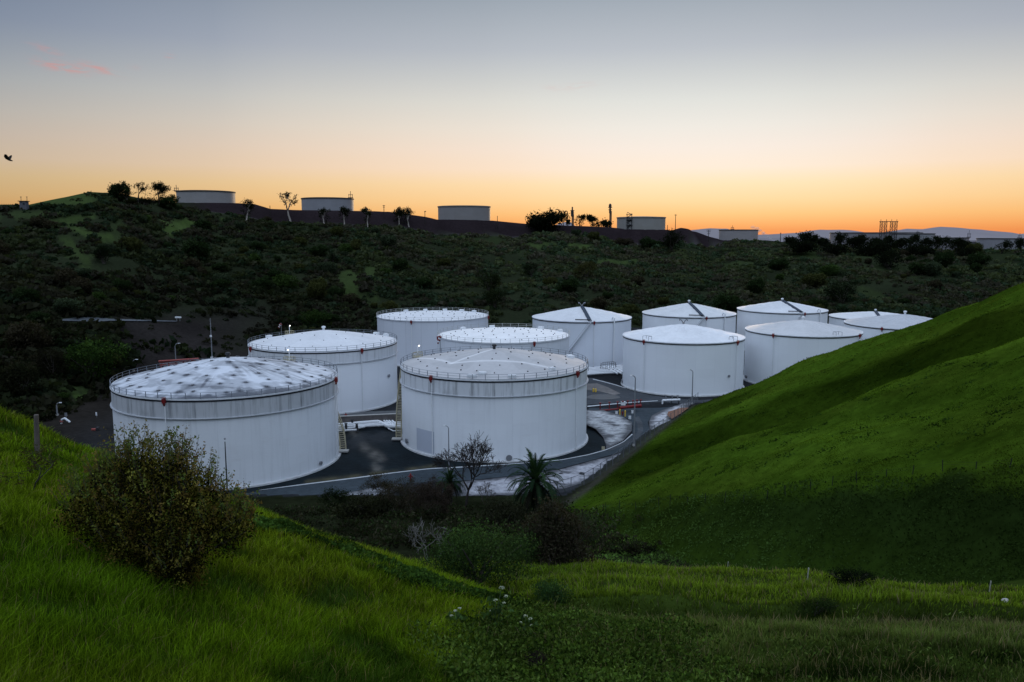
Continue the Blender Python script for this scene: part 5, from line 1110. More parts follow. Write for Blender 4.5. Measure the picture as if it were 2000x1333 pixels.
x, y = polar_pts(30000, 9, 25, -9, 44); k = (x > -1.3+.9*np.sin(y*.7)) & (fbm(x*.6+7, y*.6, 3, 197)+.42*np.exp(-((x-1.8)/3.0)**2)+.12*sstep(19, 15.5, y) > .66) & (y < 21.6-.12*x+1.5*np.exp(-((x-.5)/2.0)**2))
cover('leafy_ground_cover', np.stack([x, y], 1)[k], .085, .95, [(.060, .100, .018), (.040, .075, .014), (.080, .120, .028)], 'taller narrow leaved weeds standing out of the ground cover', .35, .9)
x, y = polar_pts(150000, 20, 34, -26, 2); yc = 26.5-.28*(np.clip(x, -45, 6)+2.7); k = (np.abs(y-(yc-3.6)+.6*np.sin(x*1.3)) < 2.4*fbm(x*.45, y*.45, 2, 98)-.55+.4*rng.random(len(x))) & (x > -11) & (x < .5)
cover('leafy_ground_cover', np.stack([x, y], 1)[k], .11, .40, [(.036, .080, .014), (.052, .105, .020), (.026, .058, .012)], 'band of darker leafy weeds along the crest of the near slope')
x, y = polar_pts(90000, 40, 118, -18, 20); isl, isf, isr, s, q, v = regions(x, y); k = (~isl) & (~isf) & ((q < 0) | (s < 3)) & (fbm(x*.2, y*.2, 3, 99) > .40+.45*sstep(7, 19, np.degrees(np.arctan2(x, y))+5*fbm(x*.1, y*.1, 2, 4)))
cover('gully_brush', np.stack([x, y], 1)[k], .40, 1.3, [(.028, .036, .016), (.032, .031, .019), (.026, .042, .015), (.038, .036, .022)], 'dark tangled brush filling the gully below the tanks', .5, .3)
pxs = rng.uniform(-60, 235, 30000); f_ = rng.random(30000); yb, yt, zt, bm = far_params(pxs); y = yb-6+70*f_; x = (pxs-1000)/1564*y; k = fbm(x*.09, y*.09, 3, 94) > .38+.5*sstep(110, 200, pxs)
cover('hillfoot_brush', np.stack([x, y], 1)[k], .85, 2.2, [(.016, .018, .010), (.020, .017, .011), (.014, .022, .009)], 'dark brown brush at the foot of the hillside on the far left', .6, .4)
# --- far hillside scrub carpet
n = 19000; pxs = rng.uniform(-60, 2060, n); yb, yt, zt, bm = far_params(pxs); f_ = rng.random(n)**.9; y = yb-4+(yt+2-yb)*f_; x = (pxs-1000)/1564*y
z = terrain(x, y); PX, PY = proj(x, y, z)
n1 = fbm(x*.035, y*.035, 4, 101); n2 = fbm(x*.012, y*.012, 3, 102)
gm = np.zeros(n); pw = 1+.7*(fbm(PX*.06, PY*.12, 3, 43)-.5)*2
for (cx, cy, rx, ry, am, ti) in PATCH: gm = np.maximum(gm, sstep(1.2, .6, np.hypot((PX-cx)/rx, (PY-cy-ti*(PX-cx))/ry)*pw))
hill = np.clip((212-PX)/30, 0, 1)*np.clip((406-PY)/6, 0, 1); gm = np.maximum(gm, hill)
bare = np.maximum(sstep(yb+76, yb+50, y)*sstep(600, 380, pxs)*sstep(190, 250, pxs), (np.abs(PY-628) < 8)*sstep(110, 125, PX)*sstep(370, 340, PX))
k = (rng.random(n) < np.clip((n1-.22)*3.2, .06, 1)) & (rng.random(n) > gm*.98) & (rng.random(n) > bare*.93)
x, y, z, PX, PY, n1, n2 = (a[k] for a in (x, y, z, PX, PY, n1, n2)); m_ = len(x); per = 22
cl = 1.75*np.array([[.017, .024, .013], [.021, .027, .013], [.026, .027, .016], [.023, .022, .016], [.017, .027, .015], [.027, .034, .016]]); ci = (np.clip(fbm(x*.02+9, y*.02, 3, 103)*1.9-.45, 0, .999)*6).astype(int); alt = rng.random(m_) < .35; ci[alt] = rng.integers(0, 6, alt.sum())
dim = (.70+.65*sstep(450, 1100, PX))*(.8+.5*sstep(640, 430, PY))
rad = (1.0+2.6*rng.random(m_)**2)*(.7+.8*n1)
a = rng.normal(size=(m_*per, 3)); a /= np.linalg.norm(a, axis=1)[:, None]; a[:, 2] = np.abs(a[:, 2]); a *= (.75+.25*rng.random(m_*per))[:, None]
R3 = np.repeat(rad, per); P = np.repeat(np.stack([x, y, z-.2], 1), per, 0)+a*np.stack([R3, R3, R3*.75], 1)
col = np.repeat(cl[ci]*((.80+.34*rng.random(m_))*dim)[:, None], per, 0)*((.40+.70*a[:, 2])*(.88+.24*rng.random(m_*per)))[:, None]  # lit tops and shaded bases of the scrub painted into leaf colour
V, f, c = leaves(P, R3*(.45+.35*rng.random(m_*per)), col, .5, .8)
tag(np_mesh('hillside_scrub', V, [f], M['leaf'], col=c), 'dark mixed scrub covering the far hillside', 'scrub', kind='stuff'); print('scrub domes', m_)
# --- individual bushes on the far hillside
VAR = []
def bush_mesh(name, w, h, cols, nclump, per, size, cr, seed, fl=.75):
    r = random.Random(seed); B = [(0, 0, h*.45, w*.42, w*.42, h*.45)]
    for i in range(5): a = r.random()*6.28; B.append((math.cos(a)*w*.26, math.sin(a)*w*.26, h*r.uniform(.35, .72), w*r.uniform(.18, .28), w*r.uniform(.18, .28), h*r.uniform(.2, .3)))
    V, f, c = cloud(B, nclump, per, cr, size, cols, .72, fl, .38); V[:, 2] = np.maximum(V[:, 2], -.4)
    return np_mesh(name, V, [f], M['leaf'], col=c)
KINDS = [((.020, .034, .013), 'dark green rounded bush'), ((.046, .052, .018), 'olive green spreading bush'), ((.036, .031, .020), 'brownish half bare bush'), ((.040, .056, .032), 'grey green shrub'), ((.038, .066, .018), 'fresh green domed bush')]
for i_, (cc, lab) in enumerate(KINDS):
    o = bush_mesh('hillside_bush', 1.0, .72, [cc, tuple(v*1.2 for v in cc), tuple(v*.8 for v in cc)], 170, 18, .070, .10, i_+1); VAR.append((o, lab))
used = [False]*5; cnt = 0; tries = 0; spots = []
rs = random.Random(5)
while cnt < 200 and tries < 9000:
    tries += 1; px = rs.uniform(-10, 2000); yb, yt, zt, bm = (float(v) for v in far_params(np.array(px))); f_ = rs.random()**1.0; y_ = yb+3+(yt-4-yb)*f_; x_ = (px-1000)/1564*y_; z_ = T1z(x_, y_); PX, PY = proj(x_, y_, z_)
    g = max([float(sstep(1.2, .8, math.hypot((PX-a)/c_, (PY-b_-t__*(PX-a))/d_))) for a, b_, c_, d_, e_, t__ in PATCH]+[0])
    if g > .4 and rs.random() < .9: continue
    if 190 < px < 560 and y_ < yb+72: continue
    if 105 < PX < 370 and 622 < PY < 668: continue
    if PX < 230 and PY < 408: continue
    if fbm(np.array([x_*.011]), np.array([y_*.011]), 3, 202)[0]+rs.uniform(-.12, .12) < .5: continue
    w = rs.choice([3.5, 4.5, 6, 7.5, 9, 12])*rs.uniform(.8, 1.25)
    if any((x_-a)**2+(y_-b_)**2 < (.30*(w+c_))**2 for a, b_, c_ in spots): continue
    spots.append((x_, y_, w)); ki = rs.choices(range(5), [6, 4, 3, 3, 2])[0]; src, lab = VAR[ki]
    label = lab + ' in the scrub of the far hillside'
    if used[ki]: o = src.copy(); COL.objects.link(o)
    else: o = src; used[ki] = True
    o.location = (x_, y_, z_-.3); o.rotation_euler = (0, 0, rs.random()*6.28); s_ = w*rs.uniform(.85, 1.15); o.scale = (w, w*rs.uniform(.8, 1.1), s_*rs.uniform(.8, 1.25)); tag(o, label, 'bush', lab+' on the far hillside'); cnt += 1
def bush(name, label, px, base, wpx, hpx, cols, cat='bush', nclump=170, per=26, lf=.05, group=None, t0=30, p=None, stem=None, deep=None, flat=.75, blobs=None, mat='leaf', dark=.6, cr=None):
    p = G(px, base, t0) if p is None else p; k = mpp(p); w, h = wpx*k, hpx*k
    r = thing(name, p, label, cat, group)
    rr = random.Random(int(px*7+base)); B = blobs or [(0, 0, h*.5, w*.36, w*.36, h*.45)] + [(w*rr.uniform(-.32, .32), w*rr.uniform(-.25, .25), h*rr.uniform(.35, .78), w*rr.uniform(.14, .25), w*rr.uniform(.14, .25), h*rr.uniform(.15, .25)) for i in range(7)]
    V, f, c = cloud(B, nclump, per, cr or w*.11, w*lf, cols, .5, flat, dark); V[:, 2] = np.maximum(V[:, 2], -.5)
    np_mesh('foliage', V, [f], M[mat], r, c)
    mb = MB()
    for i in range(stem or 7):
        b_ = rr.choice(B); a = rr.random()*6.28; e = (b_[0]+math.cos(a)*b_[3]*.7, b_[1]+math.sin(a)*b_[4]*.7, b_[2]+b_[5]*rr.uniform(-.2, .7)); mb.tube([(rr.uniform(-.06, .06)*w, rr.uniform(-.06, .06)*w, -.3), (e[0]*.4+rr.uniform(-.04, .04)*w, e[1]*.4, e[2]*.5), e], [w*.022, w*.014, w*.004], 5)
    mb.build('stems', M['bark'], r); return r
# bushes of the hillside that can be told apart
G1 = [(.02, .05, .012), (.034, .075, .016), (.05, .095, .02)]
bush('tree', 'light green bushy tree at the foot of the hill, left of the stained tank', 182, 745, 108, 84, [(.030, .060, .014), (.045, .082, .018), (.018, .036, .010)], 'tree', 170, 24, .045, t0=150)
bush('bush', 'broad dark brown shrub at the far left below the hillside road', 45, 775, 95, 70, [(.022, .022, .012), (.016, .019, .010)], nclump=140, per=22, t0=150)
bush('bush', 'dark brown shrub mass between the left crest and the light green tree', 105, 740, 80, 60, [(.016, .015, .010), (.020, .020, .012)], nclump=120, per=22, t0=150)
bush('bush', 'rounded green dome bush on the lower hillside, above the second left tank', 612, 641, 62, 34, [(.020, .042, .012), (.030, .052, .014)], nclump=120, per=22, t0=150)
bush('bush', 'large black green round bush on the left hillside below the bright grass strip', 203, 515, 46, 36, [(.006, .011, .006), (.009, .014, .006)], nclump=120, per=20, t0=150)
bush('tree', 'pale olive round tree in the middle of the far hillside', 1143, 543, 46, 32, [(.048, .048, .018), (.06, .06, .024), (.035, .038, .014)], 'tree', 120, 22, t0=150)
bush('bush', 'dark upright bush on the hillside left of the pale olive tree', 1039, 541, 33, 30, [(.010, .015, .007), (.013, .019, .009)], nclump=110, per=20, t0=150)
bush('tree', 'tall dark tree with a lit rounded top above the flat topped back tank', 955, 568, 48, 40, [(.014, .022, .010), (.024, .032, .013)], 'tree', 120, 22, t0=150)
bush('tree', 'dark tree standing just behind the right end of the flat topped back tank', 965, 602, 50, 42, [(.012, .020, .009), (.02, .026, .011)], 'tree', 120, 22, t0=150)
bush('bush', 'dark bush left of the two grassy strips in the middle of the hillside', 650, 520, 30, 28, [(.008, .012, .007), (.011, .015, .008)], nclump=100, per=18, t0=150)
bush('tree', 'dark round tree in front of the ridge berm right of the stair tower tank', 1312, 492, 54, 44, [(.010, .014, .008), (.014, .018, .010)], 'tree', 120, 20, t0=200)
bush('tree', 'dark domed tree in the shadow above the lower right tanks', 1645, 592, 58, 48, [(.010, .015, .008), (.014, .02, .01)], 'tree', 120, 20, t0=200)
bush('tree', 'wide dark tree on the right hillside below the tree row', 1737, 526, 60, 40, [(.009, .013, .007), (.012, .017, .009)], 'tree', 120, 20, t0=200)
bush('bush', 'big dark bush on the skyline left of the shorter flare stack', 1062, 454, 92, 40, [(.008, .011, .007), (.011, .014, .008)], nclump=190, per=22, t0=300)
# --- skyline trees
def sky_tree(label, px, top, bot, wpx, bark='barkdark', trunk=.35, dens=14, lf=2.2, seed=1, D=None, col=((.009, .013, .007), (.013, .018, .009)), group=None, spread=.75, maxlev=3, droop=.0, p=None, lean=0.0, base_drop=.6, crown=2.2, extra=20, cz=.54):
    random.seed(seed); p = p if p is not None else (G(px, bot, 200) if D is None else np.array(at_y(px, bot, D))); k = mpp(p); hh = (bot-top)*k
    r = thing('tree', p-np.array([0, 0, base_drop]), label, 'tree', group); segs = []; tips = []
    branch((0, 0, 0), (lean, 0, 1), hh*trunk, hh*.035, 0, maxlev, segs, tips, spread, droop, .66, (2, 3), .12, .10)
    Z = max(t[0][2] for t in tips); Xm = max(abs(t[0][0]) for t in tips)+1e-6; fz = (hh-1.2*k)/Z; fx = (wpx*.5*k*.86)/Xm
    def tr(q): return np.array([q[0]*fx, q[1]*fx, q[2]*fz])
    mb = MB()
    for pts, rs_, lev in segs: mb.tube([tr(q) for q in pts], list(rs_), 5 if lev < 2 else 3, cap=False)
    mb.build('trunk', M[bark], r)
    T = [tr(t[0]) for t in tips]+[tr(q[0][1]) for q in segs if q[2] >= 2]
    rb = random.Random(seed+99)
    for i in range(extra):
        a = rb.random()*6.28; e = rb.uniform(-.9, 1.4); q = rb.uniform(.45, 1.0); T.append(np.array([math.cos(a)*math.cos(e)*wpx*.46*k*q, math.sin(a)*math.cos(e)*wpx*.46*k*q, hh*(cz+(.97-cz)*.9*math.sin(e)*q)]))
    T = np.array(T); n = len(T); per = dens
    cc = np.array(col); base = cc[rng.integers(0, len(cc), n)]*(.7+.6*rng.random(n))[:, None]
    P = np.repeat(T, per, 0)+rng.normal(size=(n*per, 3))*np.array([1, 1, .75])*crown*k
    V, f, c = leaves(P, lf*k*(.5+rng.random(n*per)), np.repeat(base, per, 0)*(.7+.6*rng.random(n*per))[:, None], .2, .6); np_mesh('crown', V, [f], M['leaf'], r, c); return r
sky_tree('flat crowned dark tree, left of the three trees on the left skyline', 229, 358, 391, 36, seed=3, D=470, crown=2.0, extra=16, cz=.70); sky_tree('open branched tree with gaps, middle of the three trees on the left skyline', 270, 354, 394, 34, seed=4, D=478, dens=10, crown=1.9, maxlev=3, extra=14, cz=.55); sky_tree('dense tall dark tree, right of the three trees on the left skyline', 310.5, 355, 397, 36, seed=6, D=490, dens=24, crown=2.5, extra=30, cz=.58)
bush('bush', 'low dark bush between the left skyline trees', 247, 388, 30, 17, [(.008, .011, .006)], nclump=80, per=16, p=at_y(247, 390, 470)); bush('bush', 'dark bush at the foot of the skyline trees, left of the rust stained tank', 285, 398, 50, 12, [(.008, .011, .006)], nclump=80, per=16, p=at_y(285, 400, 482))
sky_tree('small tree poking over the berm right of the rust stained tank', 481, 388, 437, 27, seed=8, trunk=.55, dens=14, bark='barkpale'); sky_tree('tall eucalyptus with a pale bare trunk on the berm, left of the plain ridge tank', 568, 376, 437, 38, seed=11, trunk=.5, bark='barkpale', dens=16, crown=2.0, maxlev=3, extra=8, cz=.72); sky_tree('small pale trunked tree in front of the left part of the plain ridge tank', 633, 405, 441, 24, seed=13, trunk=.55, bark='barkpale', dens=12, crown=1.8); sky_tree('small spreading tree with a pale trunk below the right end of the plain ridge tank', 672, 403, 443, 28, seed=14, trunk=.55, bark='barkpale', dens=13, crown=1.8); sky_tree('small pale trunked tree standing alone right of the plain ridge tank', 718, 404, 444, 22, seed=15, trunk=.55, bark='barkpale', dens=13, crown=1.8); sky_tree('left tree of a pair on the skyline before the lone middle tank', 780, 405, 444, 26, seed=16, trunk=.5, bark='barkpale', dens=14, crown=2); sky_tree('right tree of a pair on the skyline before the lone middle tank', 799, 404, 446, 30, seed=17, trunk=.5, dens=14, crown=2, bark='barkpale')
sky_tree('bushy tree just right of the shorter flare stack', 1131, 419, 446, 26, seed=18, D=690, dens=14, crown=1.8); sky_tree('dark rounded tree between the two flare stacks', 1159, 420, 448, 26, seed=19, D=690, dens=22, crown=2.4); sky_tree('low dense dark tree left of the taller flare stack', 1177, 430, 450, 32, seed=20, D=690, dens=30, crown=2.6); sky_tree('thin conical young tree left of the shorter flare stack', 1110, 428, 444, 7, seed=21, D=690, dens=14, crown=1.0, trunk=.5)
RWE = 46
RW = [(1546, 462, 484, 26), (1566, 452, 488, 34), (1583, 458, 490, 26), (1608, 464, 487, 24), (1646, 453, 494, 32), (1668, 462, 494, 30), (1690, 458, 494, 36), (1712, 464, 495, 32), (1736, 460, 496, 30), (1758, 464, 496, 30), (1783, 458, 498, 34), (1806, 464, 498, 30), (1838, 461, 498, 40), (1866, 464, 499, 30), (1884, 469, 500, 24)]
for i_, (px, top, bot, w) in enumerate(RW): sky_tree('dark broad crowned tree in the dense row below the lattice gantry', px, top, bot, w, seed=30+i_, D=612+6*(i_ % 3), dens=26, crown=2.5, group='trees in the dense row on the right skyline', trunk=.35, extra=RWE, cz=.60)
for px, bot, w, h in ((1560, 494, 70, 22), (1630, 498, 60, 22), (1705, 503, 90, 28), (1790, 503, 70, 22), (1887, 508, 40, 26)): bush('bush', 'dark undergrowth bush below the tree row on the right skyline', px, bot, w, h, [(.007, .010, .006), (.010, .013, .007)], nclump=110, per=20, p=at_y(px, bot, 600), group='bushes under the right tree row')
sky_tree('round crowned tree in front of the grey tank at the right edge', 1956, 469, 503, 36, seed=50, D=610, dens=24, crown=2.4); sky_tree('dark leaning tree cut by the right picture edge', 1993, 466, 508, 50, seed=51, D=606, dens=24, crown=2.6)

# --- plants of the gully
p = G(1045, 1004, 60); k = mpp(p)
def palm(p, k, hpx, fr, n, label, skirt=True, seed=1):
    r = thing('palm_tree', p, label, 'palm tree'); rr = random.Random(seed); hc = hpx*k; mb = MB(); N = 14
    mb.tube([(0, 0, -.4), (0, 0, hc*.5), (.03, 0, hc*.85), (.03, 0, hc+.2)], [.48, .42, .55, .4], 12); mb.build('trunk', M['barkdark'], r, True)
    def fronds(cnt, e0, e1, L, drp, cols, nm):
        VV = []; FF = []; CC = []; o = 0
        for i in range(cnt):
            a = 2.399*i+rr.uniform(-.3, .3); el = e0+(e1-e0)*(i/cnt)+rr.uniform(-.12, .12); pt = np.array([.03, 0, hc+.05]); d = np.array([math.cos(a)*math.cos(el), math.sin(a)*math.cos(el), math.sin(el)]); Lf = L*rr.uniform(.85, 1.1); m_ = 16; cc = np.array(cols[rr.randrange(len(cols))])*rr.uniform(.7, 1.3)
            side = np.cross(d, [0, 0, 1.0]); side /= np.linalg.norm(side)+1e-9
            for j in range(m_):
                nx = pt+d*Lf/m_; up = np.cross(side, d); f = j/m_; ll = Lf*.17*math.sin(PI*min(.97, .12+f*.9))**.6
                w = .05*(1-f)+.015
                VV += [pt-side*w, pt+side*w, nx+side*w*.9, nx-side*w*.9]; FF.append([o, o+1, o+2, o+3]); CC += [cc*.8]*4; o += 4
                for sg in (-1, 1):
                    for u in (0, .33, .66):
                        q = pt*(1-u)+nx*u; tipv = q+side*sg*ll*.60+d*ll*.70+up*ll*.30-np.array([0, 0, ll*.22]); ww = d*Lf*.012
                        VV += [q-ww, q+ww, tipv, tipv]; FF.append([o, o+1, o+2, o+3]); CC += [cc, cc, cc*1.25, cc*1.25]; o += 4
                pt = nx; d = d+np.array([0, 0, -drp*(.25+1.7*f)]); d /= np.linalg.norm(d)
        V_ = np.array(VV); tri = np.array(FF)
        np_mesh(nm, V_, [tri], M['leaf'], r, np.array(CC))
    fronds(n, 1.42, -.15, fr*k, .125, [(.020, .040, .018), (.028, .054, .022), (.014, .030, .014)], 'crown')
    if skirt: fronds(int(n*.6), -.15, -1.0, fr*k*.95, .11, [(.012, .013, .009), (.016, .016, .011), (.010, .018, .009)], 'dead_fronds')
    return r
palm(p, k, 64, 66, 64, 'large dark date palm with drooping fronds in front of the white bank', True, 3)
p2 = G(878, 985, 60); palm(p2, mpp(p2), 42, 38, 44, 'smaller dark palm half hidden beside the bare tree', True, 8)
random.seed(21); p = G(908, 992, 60); k = mpp(p); r = thing('bare_tree', p, 'leafless tree with fine dark twigs standing before the centre tank', 'tree'); segs = []; tips = []
branch((0, 0, -.3), (.02, 0, 1), 2.6, .20, 0, 6, segs, tips, .66, 0, .80, (3, 3), .16, .08)
Z = max(t[0][2] for t in tips); xs = [t[0][0] for t in tips]; hz = (992-833)*k/Z; fx = 152*k/(max(xs)-min(xs)); ox = (918-908)*k-(max(xs)+min(xs))/2*fx
def tr(q): return np.array([q[0]*fx+ox*min(1, max(0, q[2]/4)), q[1]*fx, q[2]*hz])
segs2 = [([tr(q) for q in pts], rs_, lev) for pts, rs_, lev in segs]
mb = MB()
for pts, rs_, lev in segs2:
    if lev <= 2: mb.tube(pts, [max(.085, v*1.15) for v in rs_], 7, cap=False)
mb.build('trunk', M['barkdark'], r, True); mb = MB()
for pts, rs_, lev in segs2:
    if lev > 2: mb.tube(pts, [max(.027, v*1.15) for v in rs_], 3, cap=False)
mb.build('twigs', M['barkdark'], r)
T = np.array([tr(t[0]) for t in tips]); k2 = rng.random(len(T)) < .02+.45*(T[:, 0] > 1.6); T = T[k2]; P = np.repeat(T, 2, 0)+rng.normal(size=(len(T)*2, 3))*.10
V, f, c = leaves(P, .07+.05*rng.random(len(P)), np.tile([.045, .052, .016], (len(P), 1))*(.5+rng.random(len(P)))[:, None], 0, .6); np_mesh('foliage', V, [f], M['leaf'], r, c)
print('bare tree segments', len(segs))
def twiggy(name, label, px, base, wpx, hpx, mat, seed, lev=5, n=6, leafc=None, spread=.7, thick=.06, t0=45):
    random.seed(seed); p = G(px, base, t0); k = mpp(p); r = thing(name, p, label, 'shrub'); segs = []; tips = []
    for i in range(n):
        a = random.random()*6.28; branch((math.cos(a)*.2, math.sin(a)*.2, -.2), (math.cos(a)*.5, math.sin(a)*.5, 1), hpx*k*.36, thick, 0, lev, segs, tips, spread, 0, .74, (2, 3), .2, .05)
    Z = max(t[0][2] for t in tips); xs = [t[0][0] for t in tips]; fz = hpx*k/Z; fx = wpx*k/(max(xs)-min(xs)); mb = MB()
    tr_ = lambda q: (q[0]*fx, q[1]*fx, q[2]*fz)
    for pts, rs_, lv in segs: mb.tube([tr_(q) for q in pts], [max(.012, v*.9) for v in rs_], 4 if lv < 2 else 3, cap=False)
    mb.build('branches', M[mat], r)
    if leafc is not None:
        T = np.array([tr_(t[0]) for t in tips]); P = np.repeat(T, 14, 0)+rng.normal(size=(len(T)*14, 3))*.22; cc = np.array(leafc)
        V, f, c = leaves(P, .10+.10*rng.random(len(P)), cc[rng.integers(0, len(cc), len(P))]*(.5+rng.random(len(P)))[:, None], .1, .5); np_mesh('foliage', V, [f], M['leaf'], r, c)
    return r
brn = simple('brown_twigs', (.060, .050, .040), .95, .3, 4)
M['brn'] = brn
twiggy('shrub', 'brown leafless thicket left of the bare tree, in front of the front road', 770, 1000, 150, 72, 'brn', 61, 5, 7, [(.040, .030, .021), (.032, .032, .018)]); twiggy('shrub', 'brown bare shrub beside the lower trunk of the bare tree', 850, 1010, 90, 80, 'brn', 62, 5, 6, [(.040, .030, .024)]); twiggy('shrub', 'thin bare shrub in front of the pale bank between bare tree and palm', 948, 985, 44, 48, 'brn', 63, 5, 3); twiggy('dead_shrub', 'dead shrub with pale grey crooked branches left of the green shrub', 846, 1120, 100, 96, 'deadwood', 64, 4, 3, None, 1.15, .055); twiggy('shrub', 'large reddish brown bare shrub right of the green shrub in the gully', 1092, 1128, 130, 128, 'brn', 65, 5, 8, [(.038, .031, .021), (.032, .033, .018)])
bush('bush', 'round dark evergreen bush at the left end of the front road', 652, 996, 62, 42, [(.016, .025, .011), (.022, .03, .013)], nclump=110, per=26); bush('bush', 'low dark bush on the near side of the road, left of the brown thicket', 712, 1010, 110, 38, [(.020, .022, .013), (.026, .028, .014)], nclump=140, per=26)
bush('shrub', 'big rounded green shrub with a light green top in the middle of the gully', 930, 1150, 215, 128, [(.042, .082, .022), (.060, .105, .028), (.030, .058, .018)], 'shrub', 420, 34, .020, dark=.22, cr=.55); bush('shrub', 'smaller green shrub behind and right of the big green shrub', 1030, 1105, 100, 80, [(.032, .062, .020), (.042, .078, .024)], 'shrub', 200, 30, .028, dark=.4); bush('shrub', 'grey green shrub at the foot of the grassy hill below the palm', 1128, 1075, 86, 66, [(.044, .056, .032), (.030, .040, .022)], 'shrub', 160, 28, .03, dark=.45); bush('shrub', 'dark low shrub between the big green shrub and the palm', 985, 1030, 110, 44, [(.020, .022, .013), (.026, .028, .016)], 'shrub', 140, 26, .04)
bush('shrub', 'dark hollow shrub under the bank beside the white stakes', 1668, 1148, 100, 34, [(.006, .010, .005), (.009, .014, .007)], 'shrub', 140, 26, .03); bush('shrub', 'bright leafy weed clump where the level grass meets the gully', 1078, 1180, 90, 46, [(.030, .068, .020), (.04, .085, .026)], 'shrub', 140, 28, .035, t0=20); bush('shrub', 'dark purplish dry shrub in the bottom middle foreground', 1047, 1320, 60, 52, [(.030, .020, .022), (.020, .016, .016)], 'shrub', 120, 26, .035, t0=8); bush('shrub', 'low green mound shrub on the level grass at the right', 1592, 1196, 90, 28, [(.022, .040, .012), (.03, .05, .014)], 'shrub', 120, 26, .03, t0=20)
# --- foreground bush and sapling
p = G(338, 1140, 9); k = mpp(p)
Bp = [(-10, 0, 150, 120, 90, 95), (-50, 0, 190, 95, 70, 70), (95, 0, 118, 60, 55, 52), (-130, 5, 150, 62, 60, 52), (-175, 5, 150, 40, 40, 36), (30, -40, 62, 60, 55, 50), (-40, 0, 245, 34, 34, 30), (-75, 0, 235, 30, 30, 30), (25, 0, 235, 36, 34, 28), (135, 0, 122, 30, 34, 32), (60, 0, 185, 45, 45, 40), (-60, -20, 80, 95, 60, 55), (-110, 0, 205, 34, 34, 30)]
Bk = [tuple(v*k for v in b_) for b_ in Bp]
r = thing('bush', p, 'big olive brown leafy bush on the near left grass slope', 'bush')
Vs = []
pp = []; pc = []; rb = random.Random(9); bw = [(b_[3]*b_[5])**.75 for b_ in Bk]
PAL = [(.19, .18, .030), (.23, .185, .036), (.14, .165, .028), (.16, .115, .028), (.27, .25, .048)]
for i in range(720):
    b_ = rb.choices(Bk, bw)[0]; a = rb.random()*6.28; e = rb.uniform(-.5, 1.45); q = rb.uniform(.55, 1.02)
    tip = np.array(b_[:3])+np.array([math.cos(a)*math.cos(e), math.sin(a)*math.cos(e), math.sin(e)])*np.array(b_[3:])*q
    d = tip*np.array([.55, .55, .8])/ (np.linalg.norm(tip)+1e-6)+np.array([rb.uniform(-.25, .25), rb.uniform(-.25, .25), .35]); d /= np.linalg.norm(d); L = rb.uniform(.35, .75); m_ = 64
    tt = rng.random(m_); wd = .045+.10*np.sin(PI*np.clip(tt*.9+.1, 0, 1)); P = tip-d*L*(1-tt)[:, None]+rng.normal(size=(m_, 3))*wd[:, None]*.75
    base = np.array(rb.choice(PAL))*rb.uniform(.55, 1.35)*(.35+.65*min(1, max(0, (tip[2]/(2.6)+.25+.18*tip[0]))))  # lower left plumes darkened, shade painted into the leaf colour
    pp.append(P); pc.append(base[None]*(.12+1.05*tt**1.3)[:, None])  # plume colour runs from painted shade at its foot to a light tip
pp = np.concatenate(pp); pc = np.concatenate(pc); V1 = leaves(pp, .050*(.5+rng.random(len(pp))), pc, .5, .5); V2 = cloud(Bk, 700, 22, .2, .055, [(.016, .018, .007), (.012, .013, .006)], .2, .9, .35, .55)  # inner leaves coloured darker to stand for shade inside the bush
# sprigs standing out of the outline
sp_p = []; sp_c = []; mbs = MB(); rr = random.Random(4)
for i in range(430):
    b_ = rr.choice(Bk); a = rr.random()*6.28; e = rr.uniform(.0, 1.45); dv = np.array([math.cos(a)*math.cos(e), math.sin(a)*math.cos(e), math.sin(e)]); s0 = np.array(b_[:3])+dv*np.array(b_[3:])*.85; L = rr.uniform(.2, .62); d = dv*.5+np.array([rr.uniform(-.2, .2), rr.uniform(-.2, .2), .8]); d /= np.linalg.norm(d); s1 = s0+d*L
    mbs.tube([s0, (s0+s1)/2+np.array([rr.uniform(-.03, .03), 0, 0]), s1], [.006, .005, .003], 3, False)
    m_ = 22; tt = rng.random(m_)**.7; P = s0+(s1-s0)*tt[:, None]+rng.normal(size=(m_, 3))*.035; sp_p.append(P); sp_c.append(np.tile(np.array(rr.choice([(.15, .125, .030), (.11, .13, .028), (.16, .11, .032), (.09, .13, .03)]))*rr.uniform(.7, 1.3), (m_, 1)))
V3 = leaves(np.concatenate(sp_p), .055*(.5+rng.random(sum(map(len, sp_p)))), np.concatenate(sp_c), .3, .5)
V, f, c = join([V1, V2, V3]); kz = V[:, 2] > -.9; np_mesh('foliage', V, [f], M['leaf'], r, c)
for i in range(70):
    b_ = rr.choice(Bk); a = rr.random()*6.28; e = np.array([b_[0]+math.cos(a)*b_[3]*.8, b_[1]+math.sin(a)*b_[4]*.8, b_[2]+b_[5]*rr.uniform(-.5, .75)]); mbs.tube([(rr.uniform(-.25, .25), rr.uniform(-.2, .2), -.3), e*[.35, .35, .5]+[rr.uniform(-.1, .1), 0, 0], e], [.024, .015, .005], 5, False)
mbs.build('stems', M['bark'], r)
random.seed(77); p = G(47, 968, 9); k = mpp(p); r = thing('sapling', p, 'small crooked sapling with olive leaves left of the big bush', 'sapling'); segs = []; tips = []
branch((0, 0, -.1), (.25, 0, 1), .36, .022, 0, 4, segs, tips, .8, 0, .72, (2, 3), .25, .05); Z = max(t[0][2] for t in tips); xs = [t[0][0] for t in tips]; fz = 88*k/Z; fx = 66*k/(max(xs)-min(xs)); tr_ = lambda q: np.array([q[0]*fx, q[1]*fx, q[2]*fz]); mb = MB()
for pts, rs_, lv in segs: mb.tube([tr_(q) for q in pts], [max(.004, v) for v in rs_], 5 if lv < 2 else 3, False)
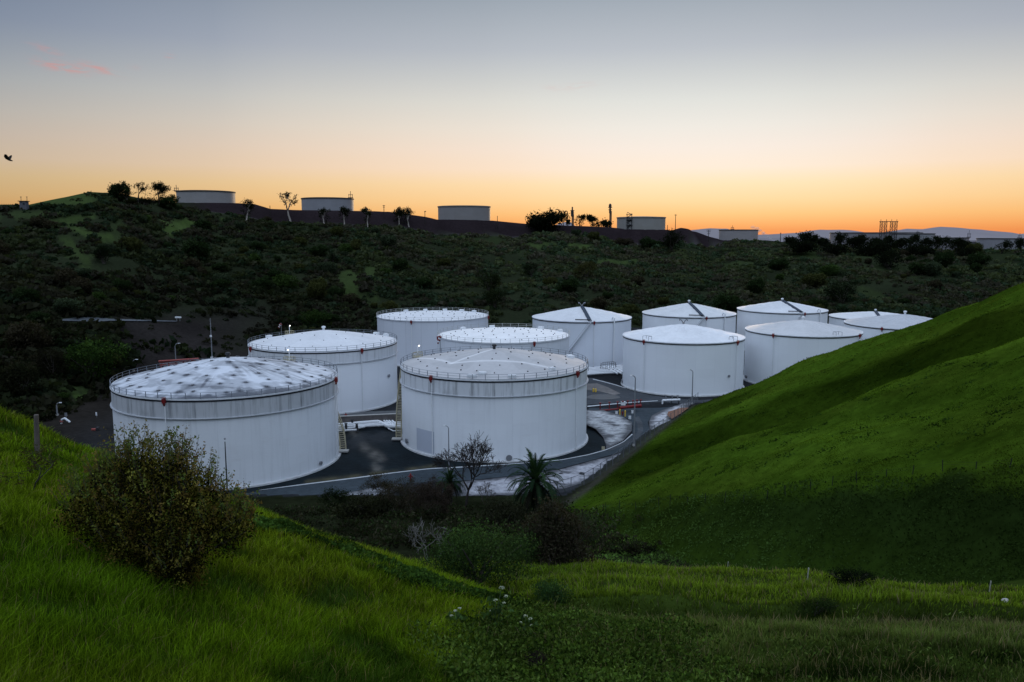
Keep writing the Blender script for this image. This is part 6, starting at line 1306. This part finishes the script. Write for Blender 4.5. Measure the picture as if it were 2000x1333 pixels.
mb.build('stems', M['barkdark'], r); T = np.array([tr_(t[0]) for t in tips]); P = np.repeat(T, 16, 0)+rng.normal(size=(len(T)*16, 3))*.07; cc = np.array([(.05, .052, .014), (.035, .04, .012), (.06, .05, .018)])
V, f, c = leaves(P, .055*(.5+rng.random(len(P))), cc[rng.integers(0, 3, len(P))]*(.5+rng.random(len(P)))[:, None], .2, .55); np_mesh('foliage', V, [f], M['leaf'], r, c)
# --- white umbel flowers
M['umbel'] = simple('cream_flowers', (.30, .33, .22), .9, .3, 20); M['stalk'] = simple('green_stalk', (.05, .08, .03), .8, .3, 8)
def umbel(px, base, heads, label, t0=9):
    p = G(px, base, t0); k = mpp(p); r = thing('flowering_plant', p, label, 'plant'); rr = random.Random(px); top = max(h_[1] for h_ in heads)*k; mb = MB()
    for dx, h_, w in heads: mb.tube([(0, 0, -.1), (dx*k*.45, rr.uniform(-.05, .05), h_*k*.55), (dx*k, 0, h_*k)], [.014, .010, .006], 5, False)
    mb.build('stalks', M['stalk'], r)
    for dx, h_, w in heads:
        mb = MB()
        for i in range(26):
            a = rr.random()*6.28; q = w*k*.40*math.sqrt(rr.random()); c = (dx*k+math.cos(a)*q, math.sin(a)*q, h_*k+.03-q*q*1.2/(w*k)); mb.sphere(c, .0125*rr.uniform(.7, 1.2), 6, 4, (1, 1, .6))
        mb.build('flower_head', M['umbel'], r)
    n = 90; P = np.stack([rng.normal(size=n)*.16, rng.normal(size=n)*.16, rng.random(n)*top*.75], 1); V, f, c = leaves(P, .10+.1*rng.random(n), np.tile([.035, .07, .022], (n, 1))*(.5+rng.random(n))[:, None], .3, .6); np_mesh('foliage', V, [f], M['leaf'], r, c)
umbel(966, 1232, [(2, 62, 12), (14, 88, 15), (22, 70, 10), (-6, 40, 9), (18, 56, 9)], 'tallest white flowered umbel plant at the edge of the gully'); umbel(890, 1232, [(0, 40, 10), (-8, 30, 8), (8, 45, 9), (-12, 22, 6)], 'small white flowered umbel plant on the edge of the left slope'); umbel(1026, 1246, [(0, 44, 12), (10, 38, 9), (-9, 30, 8), (12, 24, 8)], 'white flowered umbel plant right of the tallest one')
